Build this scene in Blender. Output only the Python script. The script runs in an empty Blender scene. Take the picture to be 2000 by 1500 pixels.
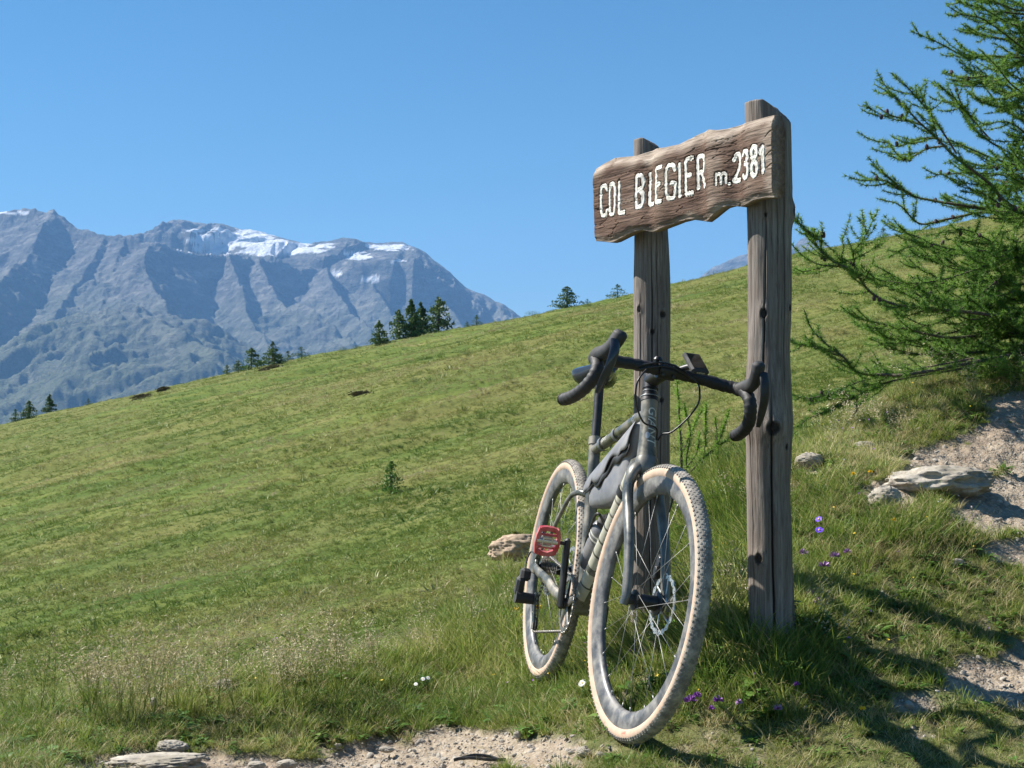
import bpy, math, random
import numpy as np
from mathutils import Vector, Matrix

# ------------------------------------------------------------------ camera, sky, sun
sc = bpy.context.scene
COL = sc.collection
F_PX, CAMZ = 2955.0, 0.752
PITCH = math.atan2(110, F_PX)
cam_d = bpy.data.cameras.new('camera'); cam = bpy.data.objects.new('camera', cam_d); COL.objects.link(cam)
cam_d.sensor_width = 36.0; cam_d.lens = 36 * F_PX / 2000
cam_d.clip_start = 0.05; cam_d.clip_end = 60000
cam.location = (0, 0, CAMZ); cam.rotation_euler = (math.pi / 2 + PITCH, 0, 0)
sc.camera = cam
SUN_AZ, SUN_EL = math.radians(291), math.radians(46)      # azimuth from +y, clockwise
w = bpy.data.worlds.new("World"); sc.world = w; w.use_nodes = True
nt = w.node_tree; bg = nt.nodes['Background']
sky = nt.nodes.new('ShaderNodeTexSky'); sky.sky_type = 'NISHITA'; sky.sun_disc = False
sky.sun_elevation = SUN_EL; sky.sun_rotation = SUN_AZ
sky.altitude = 1200; sky.air_density = 1.0; sky.dust_density = 0.0; sky.ozone_density = 3.0
hs_ = nt.nodes.new('ShaderNodeHueSaturation'); hs_.inputs['Saturation'].default_value = 1.28; hs_.inputs['Hue'].default_value = .492
nt.links.new(sky.outputs[0], hs_.inputs['Color']); nt.links.new(hs_.outputs[0], bg.inputs[0]); bg.inputs[1].default_value = 0.054
sl = bpy.data.lights.new('sun', 'SUN'); sl.energy = 5.0; sl.angle = math.radians(0.5); sl.color = (1, 0.95, 0.87)
so = bpy.data.objects.new('sun', sl); COL.objects.link(so)
sd = Vector((math.sin(SUN_AZ) * math.cos(SUN_EL), math.cos(SUN_AZ) * math.cos(SUN_EL), math.sin(SUN_EL)))
so.rotation_euler = sd.to_track_quat('Z', 'Y').to_euler()
sc.view_settings.view_transform = 'Standard'; sc.view_settings.look = 'None'
sc.view_settings.gamma = 1; sc.view_settings.exposure = 1.18; sc.view_settings.use_curve_mapping = False
sc.cycles.volume_bounces = 0; sc.cycles.max_bounces = 8; sc.cycles.transparent_max_bounces = 12
sc.cycles.use_denoising = True
RNG = np.random.default_rng(7); random.seed(7)

# ------------------------------------------------------------------ helpers
def P(px, py, Y):
    """world point at depth Y that lies on the sight line of a photo position"""
    v = (750 - py) / F_PX; c, s = math.cos(PITCH), math.sin(PITCH)
    d = np.array([(px - 1000) / F_PX, c - v * s, s + v * c]); d = d / d[1]
    return np.array([0, 0, CAMZ]) + d * Y
def PX(x, y, z):
    c, s = math.cos(PITCH), math.sin(PITCH); z = z - CAMZ
    dep = y * c + z * s; up = -y * s + z * c
    dep = np.maximum(dep, 1e-3)
    return 1000 + F_PX * x / dep, 750 - F_PX * up / dep
def _h(ix, iy, iz, seed):
    n = (ix * 374761393 + iy * 668265263 + iz * 2147483647 + seed * 974711) & 0xffffffff
    n = ((n ^ (n >> 13)) * 1274126177) & 0xffffffff
    n = n ^ (n >> 16)
    return (n & 0xffff) / 65535.0 * 2 - 1
def vnoise(x, y, z=0.0, seed=0):
    x = np.asarray(x, float); y = np.asarray(y, float); z = np.zeros_like(x) + z
    fx, fy, fz = np.floor(x), np.floor(y), np.floor(z)
    ix, iy, iz = fx.astype(np.int64), fy.astype(np.int64), fz.astype(np.int64)
    tx, ty, tz = x - fx, y - fy, z - fz
    q = lambda t: t * t * t * (t * (t * 6 - 15) + 10)
    tx, ty, tz = q(tx), q(ty), q(tz)
    r = 0
    for dx in (0, 1):
        for dy in (0, 1):
            for dz in (0, 1):
                r = r + _h(ix + dx, iy + dy, iz + dz, seed) * (tx if dx else 1 - tx) * (ty if dy else 1 - ty) * (tz if dz else 1 - tz)
    return r
def fbm(x, y, z=0.0, o=4, seed=0, g=.5):
    a, r, s = 1.0, 0, 0
    for i in range(o):
        r = r + a * vnoise(x * 2**i, y * 2**i, np.asarray(z) * 2**i, seed + i * 17); s += a; a *= g
    return r / s
def sstep(a, b, x):
    t = np.clip((x - a) / (b - a), 0, 1); return t * t * (3 - 2 * t)

def mesh_obj(name, verts, faces, mat=None, parent=None, smooth=True, mesh=None):
    me = mesh or bpy.data.meshes.new(name)
    if mesh is None:
        verts = np.asarray(verts, dtype=np.float32)
        if isinstance(faces, np.ndarray):
            k = faces.shape[1]; n = len(faces)
            me.vertices.add(len(verts)); me.vertices.foreach_set('co', verts.ravel())
            me.loops.add(n * k); me.loops.foreach_set('vertex_index', faces.ravel().astype(np.int32))
            me.polygons.add(n); me.polygons.foreach_set('loop_start', np.arange(0, n * k, k, dtype=np.int32))
            me.update(calc_edges=True)
        else:
            me.from_pydata(verts.tolist(), [], faces)
        if smooth: me.polygons.foreach_set('use_smooth', [True] * len(me.polygons))
        if mat: me.materials.append(mat)
        me.update()
    o = bpy.data.objects.new(name, me); COL.objects.link(o)
    if parent: o.parent = parent
    return o
def empty(name, loc=(0, 0, 0), parent=None):
    o = bpy.data.objects.new(name, None); COL.objects.link(o); o.location = loc; o.empty_display_size = .05
    if parent: o.parent = parent
    return o
def tag(o, label=None, cat=None, group=None, kind=None):
    if label: o['label'] = label
    if cat: o['category'] = cat
    if group: o['group'] = group
    if kind: o['kind'] = kind
    return o

class MB:
    """collects vertices and faces of one mesh; .b lists blocks"""
    def __init__(s): s.v = []; s.f = []; s.n = 0
    def add(s, v, f):
        v = np.asarray(v, float); s.v.append(v); s.f += [tuple(i + s.n for i in q) for q in f]; s.n += len(v); return s
    def tube(s, pts, rad, seg=12, ratio=1.0, up=None, cap=True, closed=False, prof=None):
        pts = np.asarray(pts, float); n = len(pts)
        rad = np.broadcast_to(np.asarray(rad, float), (n,)); ratio = np.broadcast_to(np.asarray(ratio, float), (n,))
        if closed: T = np.roll(pts, -1, 0) - np.roll(pts, 1, 0)
        else: T = np.gradient(pts, axis=0)
        T /= np.linalg.norm(T, axis=1)[:, None] + 1e-12
        u = np.array([0, 0, 1.]) if up is None else np.asarray(up, float)
        if abs(T[0] @ u) > .95 and up is None: u = np.array([0, 1., 0])
        V = []
        a = np.linspace(0, 2 * np.pi, seg, endpoint=False)
        for i in range(n):
            if up is not None: u = np.asarray(up, float)
            u = u - (u @ T[i]) * T[i]; u = u / (np.linalg.norm(u) + 1e-12)
            b = np.cross(T[i], u)
            V.append(pts[i] + rad[i] * (np.outer(np.cos(a), u) + np.outer(np.sin(a), b) * ratio[i]))
        V = np.concatenate(V); f = []
        m = n if closed else n - 1
        for i in range(m):
            j = (i + 1) % n
            for k in range(seg):
                k2 = (k + 1) % seg
                f.append((i * seg + k, i * seg + k2, j * seg + k2, j * seg + k))
        if cap and not closed:
            f.append(tuple(range(seg))[::-1]); f.append(tuple((n - 1) * seg + k for k in range(seg)))
        return s.add(V, f)
    def box(s, c, size, R=None, bev=0.0):
        hx, hy, hz = np.asarray(size, float) / 2; b = min(bev, hx * .9, hy * .9, hz * .9)
        V = []
        if b <= 0:
            V = [(x, y, z) for x in (-hx, hx) for y in (-hy, hy) for z in (-hz, hz)]
            f = [(0, 1, 3, 2), (4, 6, 7, 5), (0, 4, 5, 1), (2, 3, 7, 6), (0, 2, 6, 4), (1, 5, 7, 3)]
        else:
            # chamfered box: 24 verts
            idx = {}
            for sx in (-1, 1):
                for sy in (-1, 1):
                    for sz in (-1, 1):
                        for ax in range(3):
                            p = [sx * (hx - b), sy * (hy - b), sz * (hz - b)]
                            p[ax] += (sx, sy, sz)[ax] * b; idx[sx, sy, sz, ax] = len(V); V.append(p)
            f = []
            for ax in range(3):
                o1, o2 = [a for a in range(3) if a != ax]
                for sg in (-1, 1):
                    q = []
                    for (a, c2) in ((-1, -1), (1, -1), (1, 1), (-1, 1)):
                        k = [0, 0, 0]; k[ax] = sg; k[o1] = a; k[o2] = c2; q.append(idx[(*k, ax)])
                    f.append(tuple(q))
                for a in (-1, 1):
                    for c2 in (-1, 1):
                        k = [0, 0, 0]; k[o1] = a; k[o2] = c2
                        k1 = list(k); k1[ax] = -1; k2 = list(k); k2[ax] = 1
                        f.append((idx[(*k1, o1)], idx[(*k2, o1)], idx[(*k2, o2)], idx[(*k1, o2)]))
            for sx in (-1, 1):
                for sy in (-1, 1):
                    for sz in (-1, 1): f.append(tuple(idx[sx, sy, sz, a] for a in range(3)))
        V = np.array(V, float)
        if R is not None: V = V @ np.asarray(R, float).T
        return s.add(V + np.asarray(c, float), f)
    def lathe(s, prof, seg=64, axis='y', c=(0, 0, 0), closed=False, R=None):
        """prof: list of (radius, axial) ; axis y"""
        a = np.linspace(0, 2 * np.pi, seg, endpoint=False); V = []
        for (r, h) in prof: V.append(np.stack([r * np.cos(a), np.full(seg, h), r * np.sin(a)], 1))
        V = np.concatenate(V); n = len(prof); f = []
        for i in range(n if closed else n - 1):
            j = (i + 1) % n
            for k in range(seg):
                k2 = (k + 1) % seg; f.append((i * seg + k, j * seg + k, j * seg + k2, i * seg + k2))
        if R is not None: V = V @ np.asarray(R).T
        return s.add(V + np.asarray(c, float), f)
    def build(s, name, mat, parent=None, xf=None, smooth=True, angle=None, fixn=True):
        V = np.concatenate(s.v)
        if xf is not None: V = xf(V)
        o = mesh_obj(name, V, s.f, mat, parent, smooth)
        if fixn:
            import bmesh
            bm = bmesh.new(); bm.from_mesh(o.data); bmesh.ops.recalc_face_normals(bm, faces=bm.faces)
            if smooth:
                for e in bm.edges:
                    if len(e.link_faces) == 2 and e.calc_face_angle(0) > math.radians(angle or 38): e.smooth = False
            bm.to_mesh(o.data); bm.free()
        return o

def spline(pts, n=8):
    """catmull-rom through pts"""
    p = np.asarray(pts, float); p = np.vstack([2 * p[0] - p[1], p, 2 * p[-1] - p[-2]]); out = []
    for i in range(1, len(p) - 2):
        for t in np.linspace(0, 1, n, endpoint=False):
            a, b, c, d = p[i - 1], p[i], p[i + 1], p[i + 2]
            out.append(.5 * (2 * b + (c - a) * t + (2 * a - 5 * b + 4 * c - d) * t * t + (3 * b - a - 3 * c + d) * t**3))
    out.append(p[-2]); return np.array(out)

# ------------------------------------------------------------------ materials
class NM:
    def __init__(s, name):
        s.m = bpy.data.materials.new(name); s.m.use_nodes = True; s.t = s.m.node_tree
        s.b = s.t.nodes['Principled BSDF']; s.o = s.t.nodes['Material Output']
    def n(s, typ, **k):
        nd = s.t.nodes.new(typ)
        for a, v in k.items():
            if a.startswith('i_'):
                key = a[2:]
                nd.inputs[int(key) if key.isdigit() else key.replace('_', ' ')].default_value = v
            else: setattr(nd, a, v)
        return nd
    def l(s, a, b): s.t.links.new(a, b); return s
    def coord(s, kind='Object', scale=(1, 1, 1), rot=(0, 0, 0)):
        if kind == 'World': src = s.n('ShaderNodeNewGeometry').outputs['Position']
        else: src = s.n('ShaderNodeTexCoord').outputs[kind]
        mp = s.n('ShaderNodeMapping'); mp.inputs['Scale'].default_value = scale; mp.inputs['Rotation'].default_value = rot
        s.l(src, mp.inputs[0]); return mp.outputs[0]
    def noise(s, vec, scale, detail=4, rough=.55, dist=0):
        nd = s.n('ShaderNodeTexNoise'); nd.inputs['Scale'].default_value = scale; nd.inputs['Detail'].default_value = detail
        nd.inputs['Roughness'].default_value = rough; nd.inputs['Distortion'].default_value = dist
        s.l(vec, nd.inputs['Vector']); return nd.outputs['Fac']
    def ramp(s, fac, stops):
        r = s.n('ShaderNodeValToRGB'); cr = r.color_ramp
        while len(cr.elements) < len(stops): cr.elements.new(.5)
        for e, (p, c) in zip(cr.elements, stops):
            e.position = p; e.color = (*c, 1) if len(c) == 3 else c
        s.l(fac, r.inputs[0]); return r.outputs[0]
    def mix(s, fac, a, b, mode='MIX'):
        m = s.n('ShaderNodeMix', data_type='RGBA', blend_type=mode)
        for inp, v in ((m.inputs[0], fac), (m.inputs[6], a), (m.inputs[7], b)):
            if hasattr(v, 'is_linked') or hasattr(v, 'links'): s.l(v, inp)
            else: inp.default_value = v if isinstance(v, (int, float)) else (*v, 1)
        return m.outputs[2]
    def bump(s, h, strength=.3, dist=.01):
        b = s.n('ShaderNodeBump'); b.inputs['Strength'].default_value = strength; b.inputs['Distance'].default_value = dist
        s.l(h, b.inputs['Height']); s.l(b.outputs[0], s.b.inputs['Normal']); return s
    def set(s, **k):
        for a, v in k.items():
            i = s.b.inputs[a.replace('_', ' ')]
            if hasattr(v, 'links'): s.l(v, i)
            else: i.default_value = v if isinstance(v, (int, float)) else (*v, 1)
        return s

def simple(name, col, rough=.5, metal=0.0, var=.25, scale=60, bump=.0, dust=None, dustamt=.4, spec=.5):
    m = NM(name); v = m.coord('Object')
    n1 = m.noise(v, scale, 5, .6)
    lo = tuple(c * (1 - var) for c in col); hi = tuple(min(1, c * (1 + var)) for c in col)
    c = m.ramp(n1, [(.3, lo), (.7, hi)])
    if dust:
        n2 = m.noise(v, scale * .28, 6, .65)
        f = m.ramp(n2, [(.42, (0, 0, 0)), (.68, (dustamt,) * 3)])
        c = m.mix(f, c, dust)
        m.set(Roughness=m.ramp(n2, [(.4, (rough,) * 3), (.7, (min(1, rough + .35),) * 3)]))
    else: m.set(Roughness=rough)
    m.set(Base_Color=c, Metallic=metal); m.b.inputs['Specular IOR Level'].default_value = spec
    if bump: m.bump(m.noise(v, scale * 3, 3), bump, .002)
    return m.m

def foliage_mat(name, stops, transl=.35, rough=.5, nscale=1.2, amp=1.1, spec=.25):
    m = NM(name)
    oi = m.n('ShaderNodeObjectInfo').outputs['Random']
    ge = m.n('ShaderNodeNewGeometry'); isl = ge.outputs['Random Per Island']
    pn = m.noise(m.coord('World'), nscale, 3)
    ma = m.n('ShaderNodeMath', operation='MULTIPLY_ADD'); m.l(isl, ma.inputs[0]); ma.inputs[1].default_value = .45; 
    mb = m.n('ShaderNodeMath', operation='MULTIPLY_ADD'); m.l(oi, mb.inputs[0]); mb.inputs[1].default_value = .25; 
    mc = m.n('ShaderNodeMath', operation='MULTIPLY_ADD'); m.l(pn, mc.inputs[0]); mc.inputs[1].default_value = amp; mc.inputs[2].default_value = .15 - amp / 2
    m.l(mc.outputs[0], mb.inputs[2]); m.l(mb.outputs[0], ma.inputs[2])
    c = m.ramp(ma.outputs[0], stops)
    m.set(Base_Color=c, Roughness=rough); m.b.inputs['Specular IOR Level'].default_value = spec
    if transl:
        tr = m.n('ShaderNodeBsdfTranslucent'); m.l(c, tr.inputs[0])
        mx = m.n('ShaderNodeMixShader'); mx.inputs[0].default_value = transl
        m.l(m.b.outputs[0], mx.inputs[1]); m.l(tr.outputs[0], mx.inputs[2]); m.l(mx.outputs[0], m.o.inputs[0])
    return m.m

def wood_mat(name, grain_scale, stops, vertical=True, obj=None, bump=.5):
    """weathered larch: long fibres along local z (post) or x (board)"""
    m = NM(name)
    sc_ = (1, 1, .045) if vertical else (.05, 1, 1)
    v = m.coord('Object', sc_); v2 = m.coord('Object')
    n1 = m.noise(v, grain_scale, 7, .7, .9); n2 = m.noise(v2, 5, 4, .6); n3 = m.noise(v, grain_scale * 3.3, 3, .6)
    c = m.ramp(n1, stops)
    c = m.mix(m.ramp(n2, [(.35, (0, 0, 0)), (.7, (.5,) * 3)]), c, (.17, .115, .08))
    c = m.mix(m.ramp(n3, [(.28, (.7,) * 3), (.42, (0, 0, 0))]), c, (.035, .028, .024))
    if vertical:
        c = m.mix(m.n('ShaderNodeAttribute', attribute_name='crack').outputs['Fac'], c, (.018, .014, .012))  # shade inside deep cracks painted in as dark colour; dark knots share it
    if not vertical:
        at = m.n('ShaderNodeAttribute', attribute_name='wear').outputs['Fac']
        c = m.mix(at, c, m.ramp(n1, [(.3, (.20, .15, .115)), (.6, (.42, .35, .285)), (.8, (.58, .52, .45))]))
    m.set(Base_Color=c, Roughness=.85); m.b.inputs['Specular IOR Level'].default_value = .2
    md = m.n('ShaderNodeMath', operation='ADD'); m.l(n1, md.inputs[0]); m.l(n3, md.inputs[1])
    m.bump(md.outputs[0], bump * (.7 if vertical else 1), .006)
    return m.m

# ------------------------------------------------------------------ ground heights
CTRL = [(-300, 1500, 3.3), (0, 1500, 3.35), (500, 1500, 3.38), (1000, 1500, 3.40), (1235, 1452, 3.81), (1062, 1330, 4.82), (1500, 1500, 3.5), (2000, 1500, 3.42),
        (1280, 1235, 4.70), (1505, 1196, 4.15), (1800, 1205, 4.35), (1620, 1215, 4.25), (2000, 1160, 4.6), (2000, 1000, 5.3), (1800, 940, 5.35), (1700, 1000, 5.1),
        (2000, 850, 6.2), (1600, 915, 5.7), (1750, 790, 6.7), (1990, 690, 7.7), (1560, 880, 6.3), (1400, 940, 6.0), (1400, 1100, 5.1), (1200, 1070, 6.5),
        (1000, 1080, 8.0), (950, 1195, 6.5), (800, 1300, 5.3), (500, 1385, 4.5), (0, 1405, 4.3), (1150, 1230, 5.4), (1700, 1400, 3.75), (2200, 1300, 4.0), (2300, 900, 6.2), (2200, 640, 8.0), (-400, 1405, 4.4), (-200, 1405, 4.35)]
_C = np.array([P(*c) for c in CTRL])
_C = np.vstack([_C, [[0, 0, -.05], [-2, 0, -.1], [2, 0, .2], [0, 1.5, -.02], [2, 2, .12], [-2, 2, -.08], [-2, 7, -.2], [-1, 2.6, -.03], [0, 2.6, -.05], [.8, 2.6, -.03], [-1, 2, -.06], [1, 2, -.02], [1.5, 2.8, .03], [-1.6, 2.9, -.03]]])
def _k(d): return np.exp(-(d / 1.1) ** 2)
_A = np.hstack([np.ones((len(_C), 1)), _C[:, :2]])
_lin = np.linalg.lstsq(_A, _C[:, 2], rcond=None)[0]
_r = _C[:, 2] - _A @ _lin
_D = np.linalg.norm(_C[:, None, :2] - _C[None, :, :2], axis=2)
_W = np.linalg.solve(_k(_D) + np.eye(len(_C)) * .004, _r)
CRX = [-600, 0, 500, 800, 950, 1000, 1200, 1400, 1560, 1750, 2000, 2400]
CRY = [4.3, 4.3, 4.6, 5.4, 6.7, 8.2, 7.0, 6.3, 6.4, 7.0, 8.0, 8.5]
def near_h(X, Y):
    x = np.clip(X, -3, 4); y = np.clip(Y, -1, 9.5)
    h = _lin[0] + _lin[1] * x + _lin[2] * y
    for (cx, cy, _), wv in zip(_C, _W): h = h + wv * np.exp(-((x - cx) ** 2 + (y - cy) ** 2) / 1.21)
    px = 1000 + F_PX * X / np.maximum(Y, 1)
    cr = np.interp(px, CRX, CRY)
    h = h + .012 * fbm(X * 2.2, Y * 2.2, 0, 4, 3) + .007 * fbm(X * 9, Y * 9, 0, 3, 5) - .02
    d = np.maximum(Y - cr, 0); fall = np.where(d < .8, .42 * d * d, .27 + .67 * (d - .8))
    h = h - fall - .25 * np.maximum(np.abs(X) - 6, 0) - .12 * np.maximum(-Y - 2, 0)
    return h
def hill_h(X, Y, detail=True):
    Yp = np.maximum(Y, 1.0); u = np.clip(X / Yp, -.42, .42)
    h = CAMZ - 4.67 + .2316 * X + .1152 * Y
    h = np.where(Y < 5, h, h)
    s = .0118 + (u + .338) * .2085                     # skyline slope seen from the col
    slope = .2316 * u + .1152
    Yc = 4.67 / (slope - s)
    Yc = np.where(Y > 5, Yc, 1e6)
    d = np.maximum(Y - Yc * .86, 0) / 40.0
    h = h - 2.2 * d * d / (1 + .25 * d) - np.where(d > 3, (d - 3) * 6, 0)
    if detail:
        lod = np.clip((Y - 12) / 30, 0, 1)
        a = X * .9 + Y * .35; b = -X * .35 + Y * .9
        h = h + lod * (.9 * fbm(a / 34, b / 22, 0, 3, 11) + .28 * fbm(a / 7, b / 3.2, 0, 3, 21)) + (.05 + .05 * lod) * fbm(a / 1.4, b / .6, 0, 3, 31)
        st = fbm(a / 16, b / 2.6, 0, 3, 41); h = h - lod * .22 * sstep(.18, .42, st)
    return h
def ground_h(X, Y, detail=True):
    X = np.asarray(X, float); Y = np.asarray(Y, float)
    a = near_h(X, Y); b = hill_h(X, Y, detail); k = .25
    hh = np.clip(.5 + .5 * (a - b) / k, 0, 1)
    return b * (1 - hh) + a * hh + k * hh * (1 - hh) * .5
def hit(px, py, Y0=2.5, Y1=400, n=900):
    Y = np.geomspace(Y0, Y1, n); d = P(px, py, 1.0) - [0, 0, CAMZ]
    z = CAMZ + d[2] * Y; X = d[0] * Y; g = ground_h(X, Y)
    i = np.argmax(g >= z) if (g >= z).any() else n - 1
    return np.array([X[i], Y[i], g[i]])
# gravel and bare soil, laid out on the ground as soft ellipses (photo position, radii)
GRAV = [(560, 1506, 200, 34), (810, 1466, 230, 36), (1010, 1470, 130, 40), (310, 1492, 190, 30), (900, 1434, 130, 18), (1090, 1490, 70, 16), (700, 1520, 420, 46),
        (1940, 1320, 110, 55), (2060, 1330, 140, 60), (1780, 1370, 60, 22), (2000, 860, 120, 60), (1860, 900, 110, 40), (1960, 980, 110, 60), (2060, 920, 130, 90), (1750, 960, 60, 26),
        (1985, 800, 60, 40), (1990, 1075, 70, 28), (1000, 1070, 62, 32), (955, 1105, 30, 20), (1600, 915, 40, 14), (1730, 980, 40, 14)]
def gravel_mask(X, Y, Z):
    px, py = PX(X, Y, Z); m = np.zeros_like(px)
    for cx, cy, rx, ry in GRAV:
        d = np.sqrt(((px - cx) / rx) ** 2 + ((py - cy) / ry) ** 2); m = np.maximum(m, 1.25 - d)
    m = m + .42 * fbm(X * 7, Y * 7, 0, 4, 77) + .30 * fbm(X * 22, Y * 22, 0, 3, 78)
    return sstep(.12, .42, m) * (Y < 12)

def path_relief(X, Y, G):
    a = fbm(X * 13, Y * 13, 0, 4, 90, .6); b = fbm(X * 45, Y * 45, 0, 3, 91, .6)
    return -.020 * G + G * (.012 * np.round(a * 4) / 4 + .006 * a + .0045 * b)
def build_ground():
    th = np.concatenate([np.linspace(-180, -30, 40, endpoint=False), np.linspace(-30, -21, 30, endpoint=False), np.linspace(-21, 21, 430, endpoint=False), np.linspace(21, 30, 30, endpoint=False), np.linspace(30, 180, 40)])
    th = np.radians(th)
    rr = np.concatenate([[0.02, .5, 1.2, 2.0, 2.6], np.linspace(3.0, 8.4, 280), np.geomspace(8.42, 300, 430), np.geomspace(310, 2600, 40)])
    T, R = np.meshgrid(th, rr); X = R * np.sin(T); Y = R * np.cos(T)
    Z = ground_h(X, Y)
    far = sstep(300, 900, R); Z = Z * (1 - far) + far * (-.42 * R + 40)
    G = gravel_mask(X, Y, Z)
    Z = Z + path_relief(X, Y, G)
    n, m = X.shape
    i = np.arange(n - 1)[:, None] * m + np.arange(m - 1)[None]; i = i.ravel()
    Fc = np.stack([i, i + 1, i + m + 1, i + m], 1)[:, ::-1]
    m_ = NM('meadow_ground')
    at = m_.n('ShaderNodeAttribute', attribute_name='gravel').outputs['Fac']
    w1 = m_.coord('World', (1, 1, 1), (0, 0, math.radians(-22)))
    ws = m_.coord('World', (.22, 1, .6), (0, 0, math.radians(-20)))
    big = m_.noise(ws, .10, 5, .6, .4); mid = m_.noise(ws, .55, 5, .65, .2); fine = m_.noise(w1, 5.5, 5, .7); vf = m_.noise(w1, 26, 4, .7)
    c = m_.ramp(mid, [(.28, (.045, .085, .016)), (.45, (.088, .130, .026)), (.58, (.135, .160, .038)), (.74, (.21, .185, .078))])
    c = m_.mix(m_.ramp(big, [(.42, (0, 0, 0)), (.62, (.62,) * 3)]), c, (.155, .142, .050))
    c = m_.mix(m_.ramp(fine, [(.30, (.7,) * 3), (.5, (0, 0, 0))]), c, (.030, .050, .012))
    c = m_.mix(m_.ramp(m_.noise(w1, 1.7, 4, .7), [(.62, (0, 0, 0)), (.72, (.5,) * 3)]), c, (.20, .16, .10))
    sep = m_.n('ShaderNodeSeparateXYZ'); m_.l(m_.n('ShaderNodeNewGeometry').outputs['Position'], sep.inputs[0])
    nearf = m_.n('ShaderNodeMapRange'); m_.l(sep.outputs[1], nearf.inputs[0]); nearf.inputs[1].default_value = 9; nearf.inputs[2].default_value = 14
    soil = m_.ramp(vf, [(.3, (.055, .065, .022)), (.6, (.11, .12, .042)), (.8, (.18, .155, .08))])
    c = m_.mix(nearf.outputs[0], soil, c)
    gr = m_.ramp(m_.noise(w1, 48, 8, .8), [(.28, (.12, .088, .060)), (.44, (.25, .20, .145)), (.60, (.36, .31, .245)), (.8, (.50, .45, .38))])
    gr = m_.mix(m_.ramp(m_.noise(w1, 5, 4), [(.45, (0, 0, 0)), (.65, (.6,) * 3)]), gr, (.24, .18, .13))
    c = m_.mix(at, c, gr)
    m_.set(Base_Color=c, Roughness=.95); m_.b.inputs['Specular IOR Level'].default_value = .1
    add = m_.n('ShaderNodeMath', operation='MULTIPLY_ADD'); m_.l(vf, add.inputs[0]); add.inputs[1].default_value = .25; m_.l(fine, add.inputs[2])
    m_.bump(add.outputs[0], .55, .10)
    o = mesh_obj('ground', np.stack([X.ravel(), Y.ravel(), Z.ravel()], 1), Fc, m_.m)
    a = o.data.attributes.new('gravel', 'FLOAT', 'POINT'); a.data.foreach_set('value', G.ravel().astype(np.float32))
    tag(o, kind='structure')
build_ground()

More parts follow.
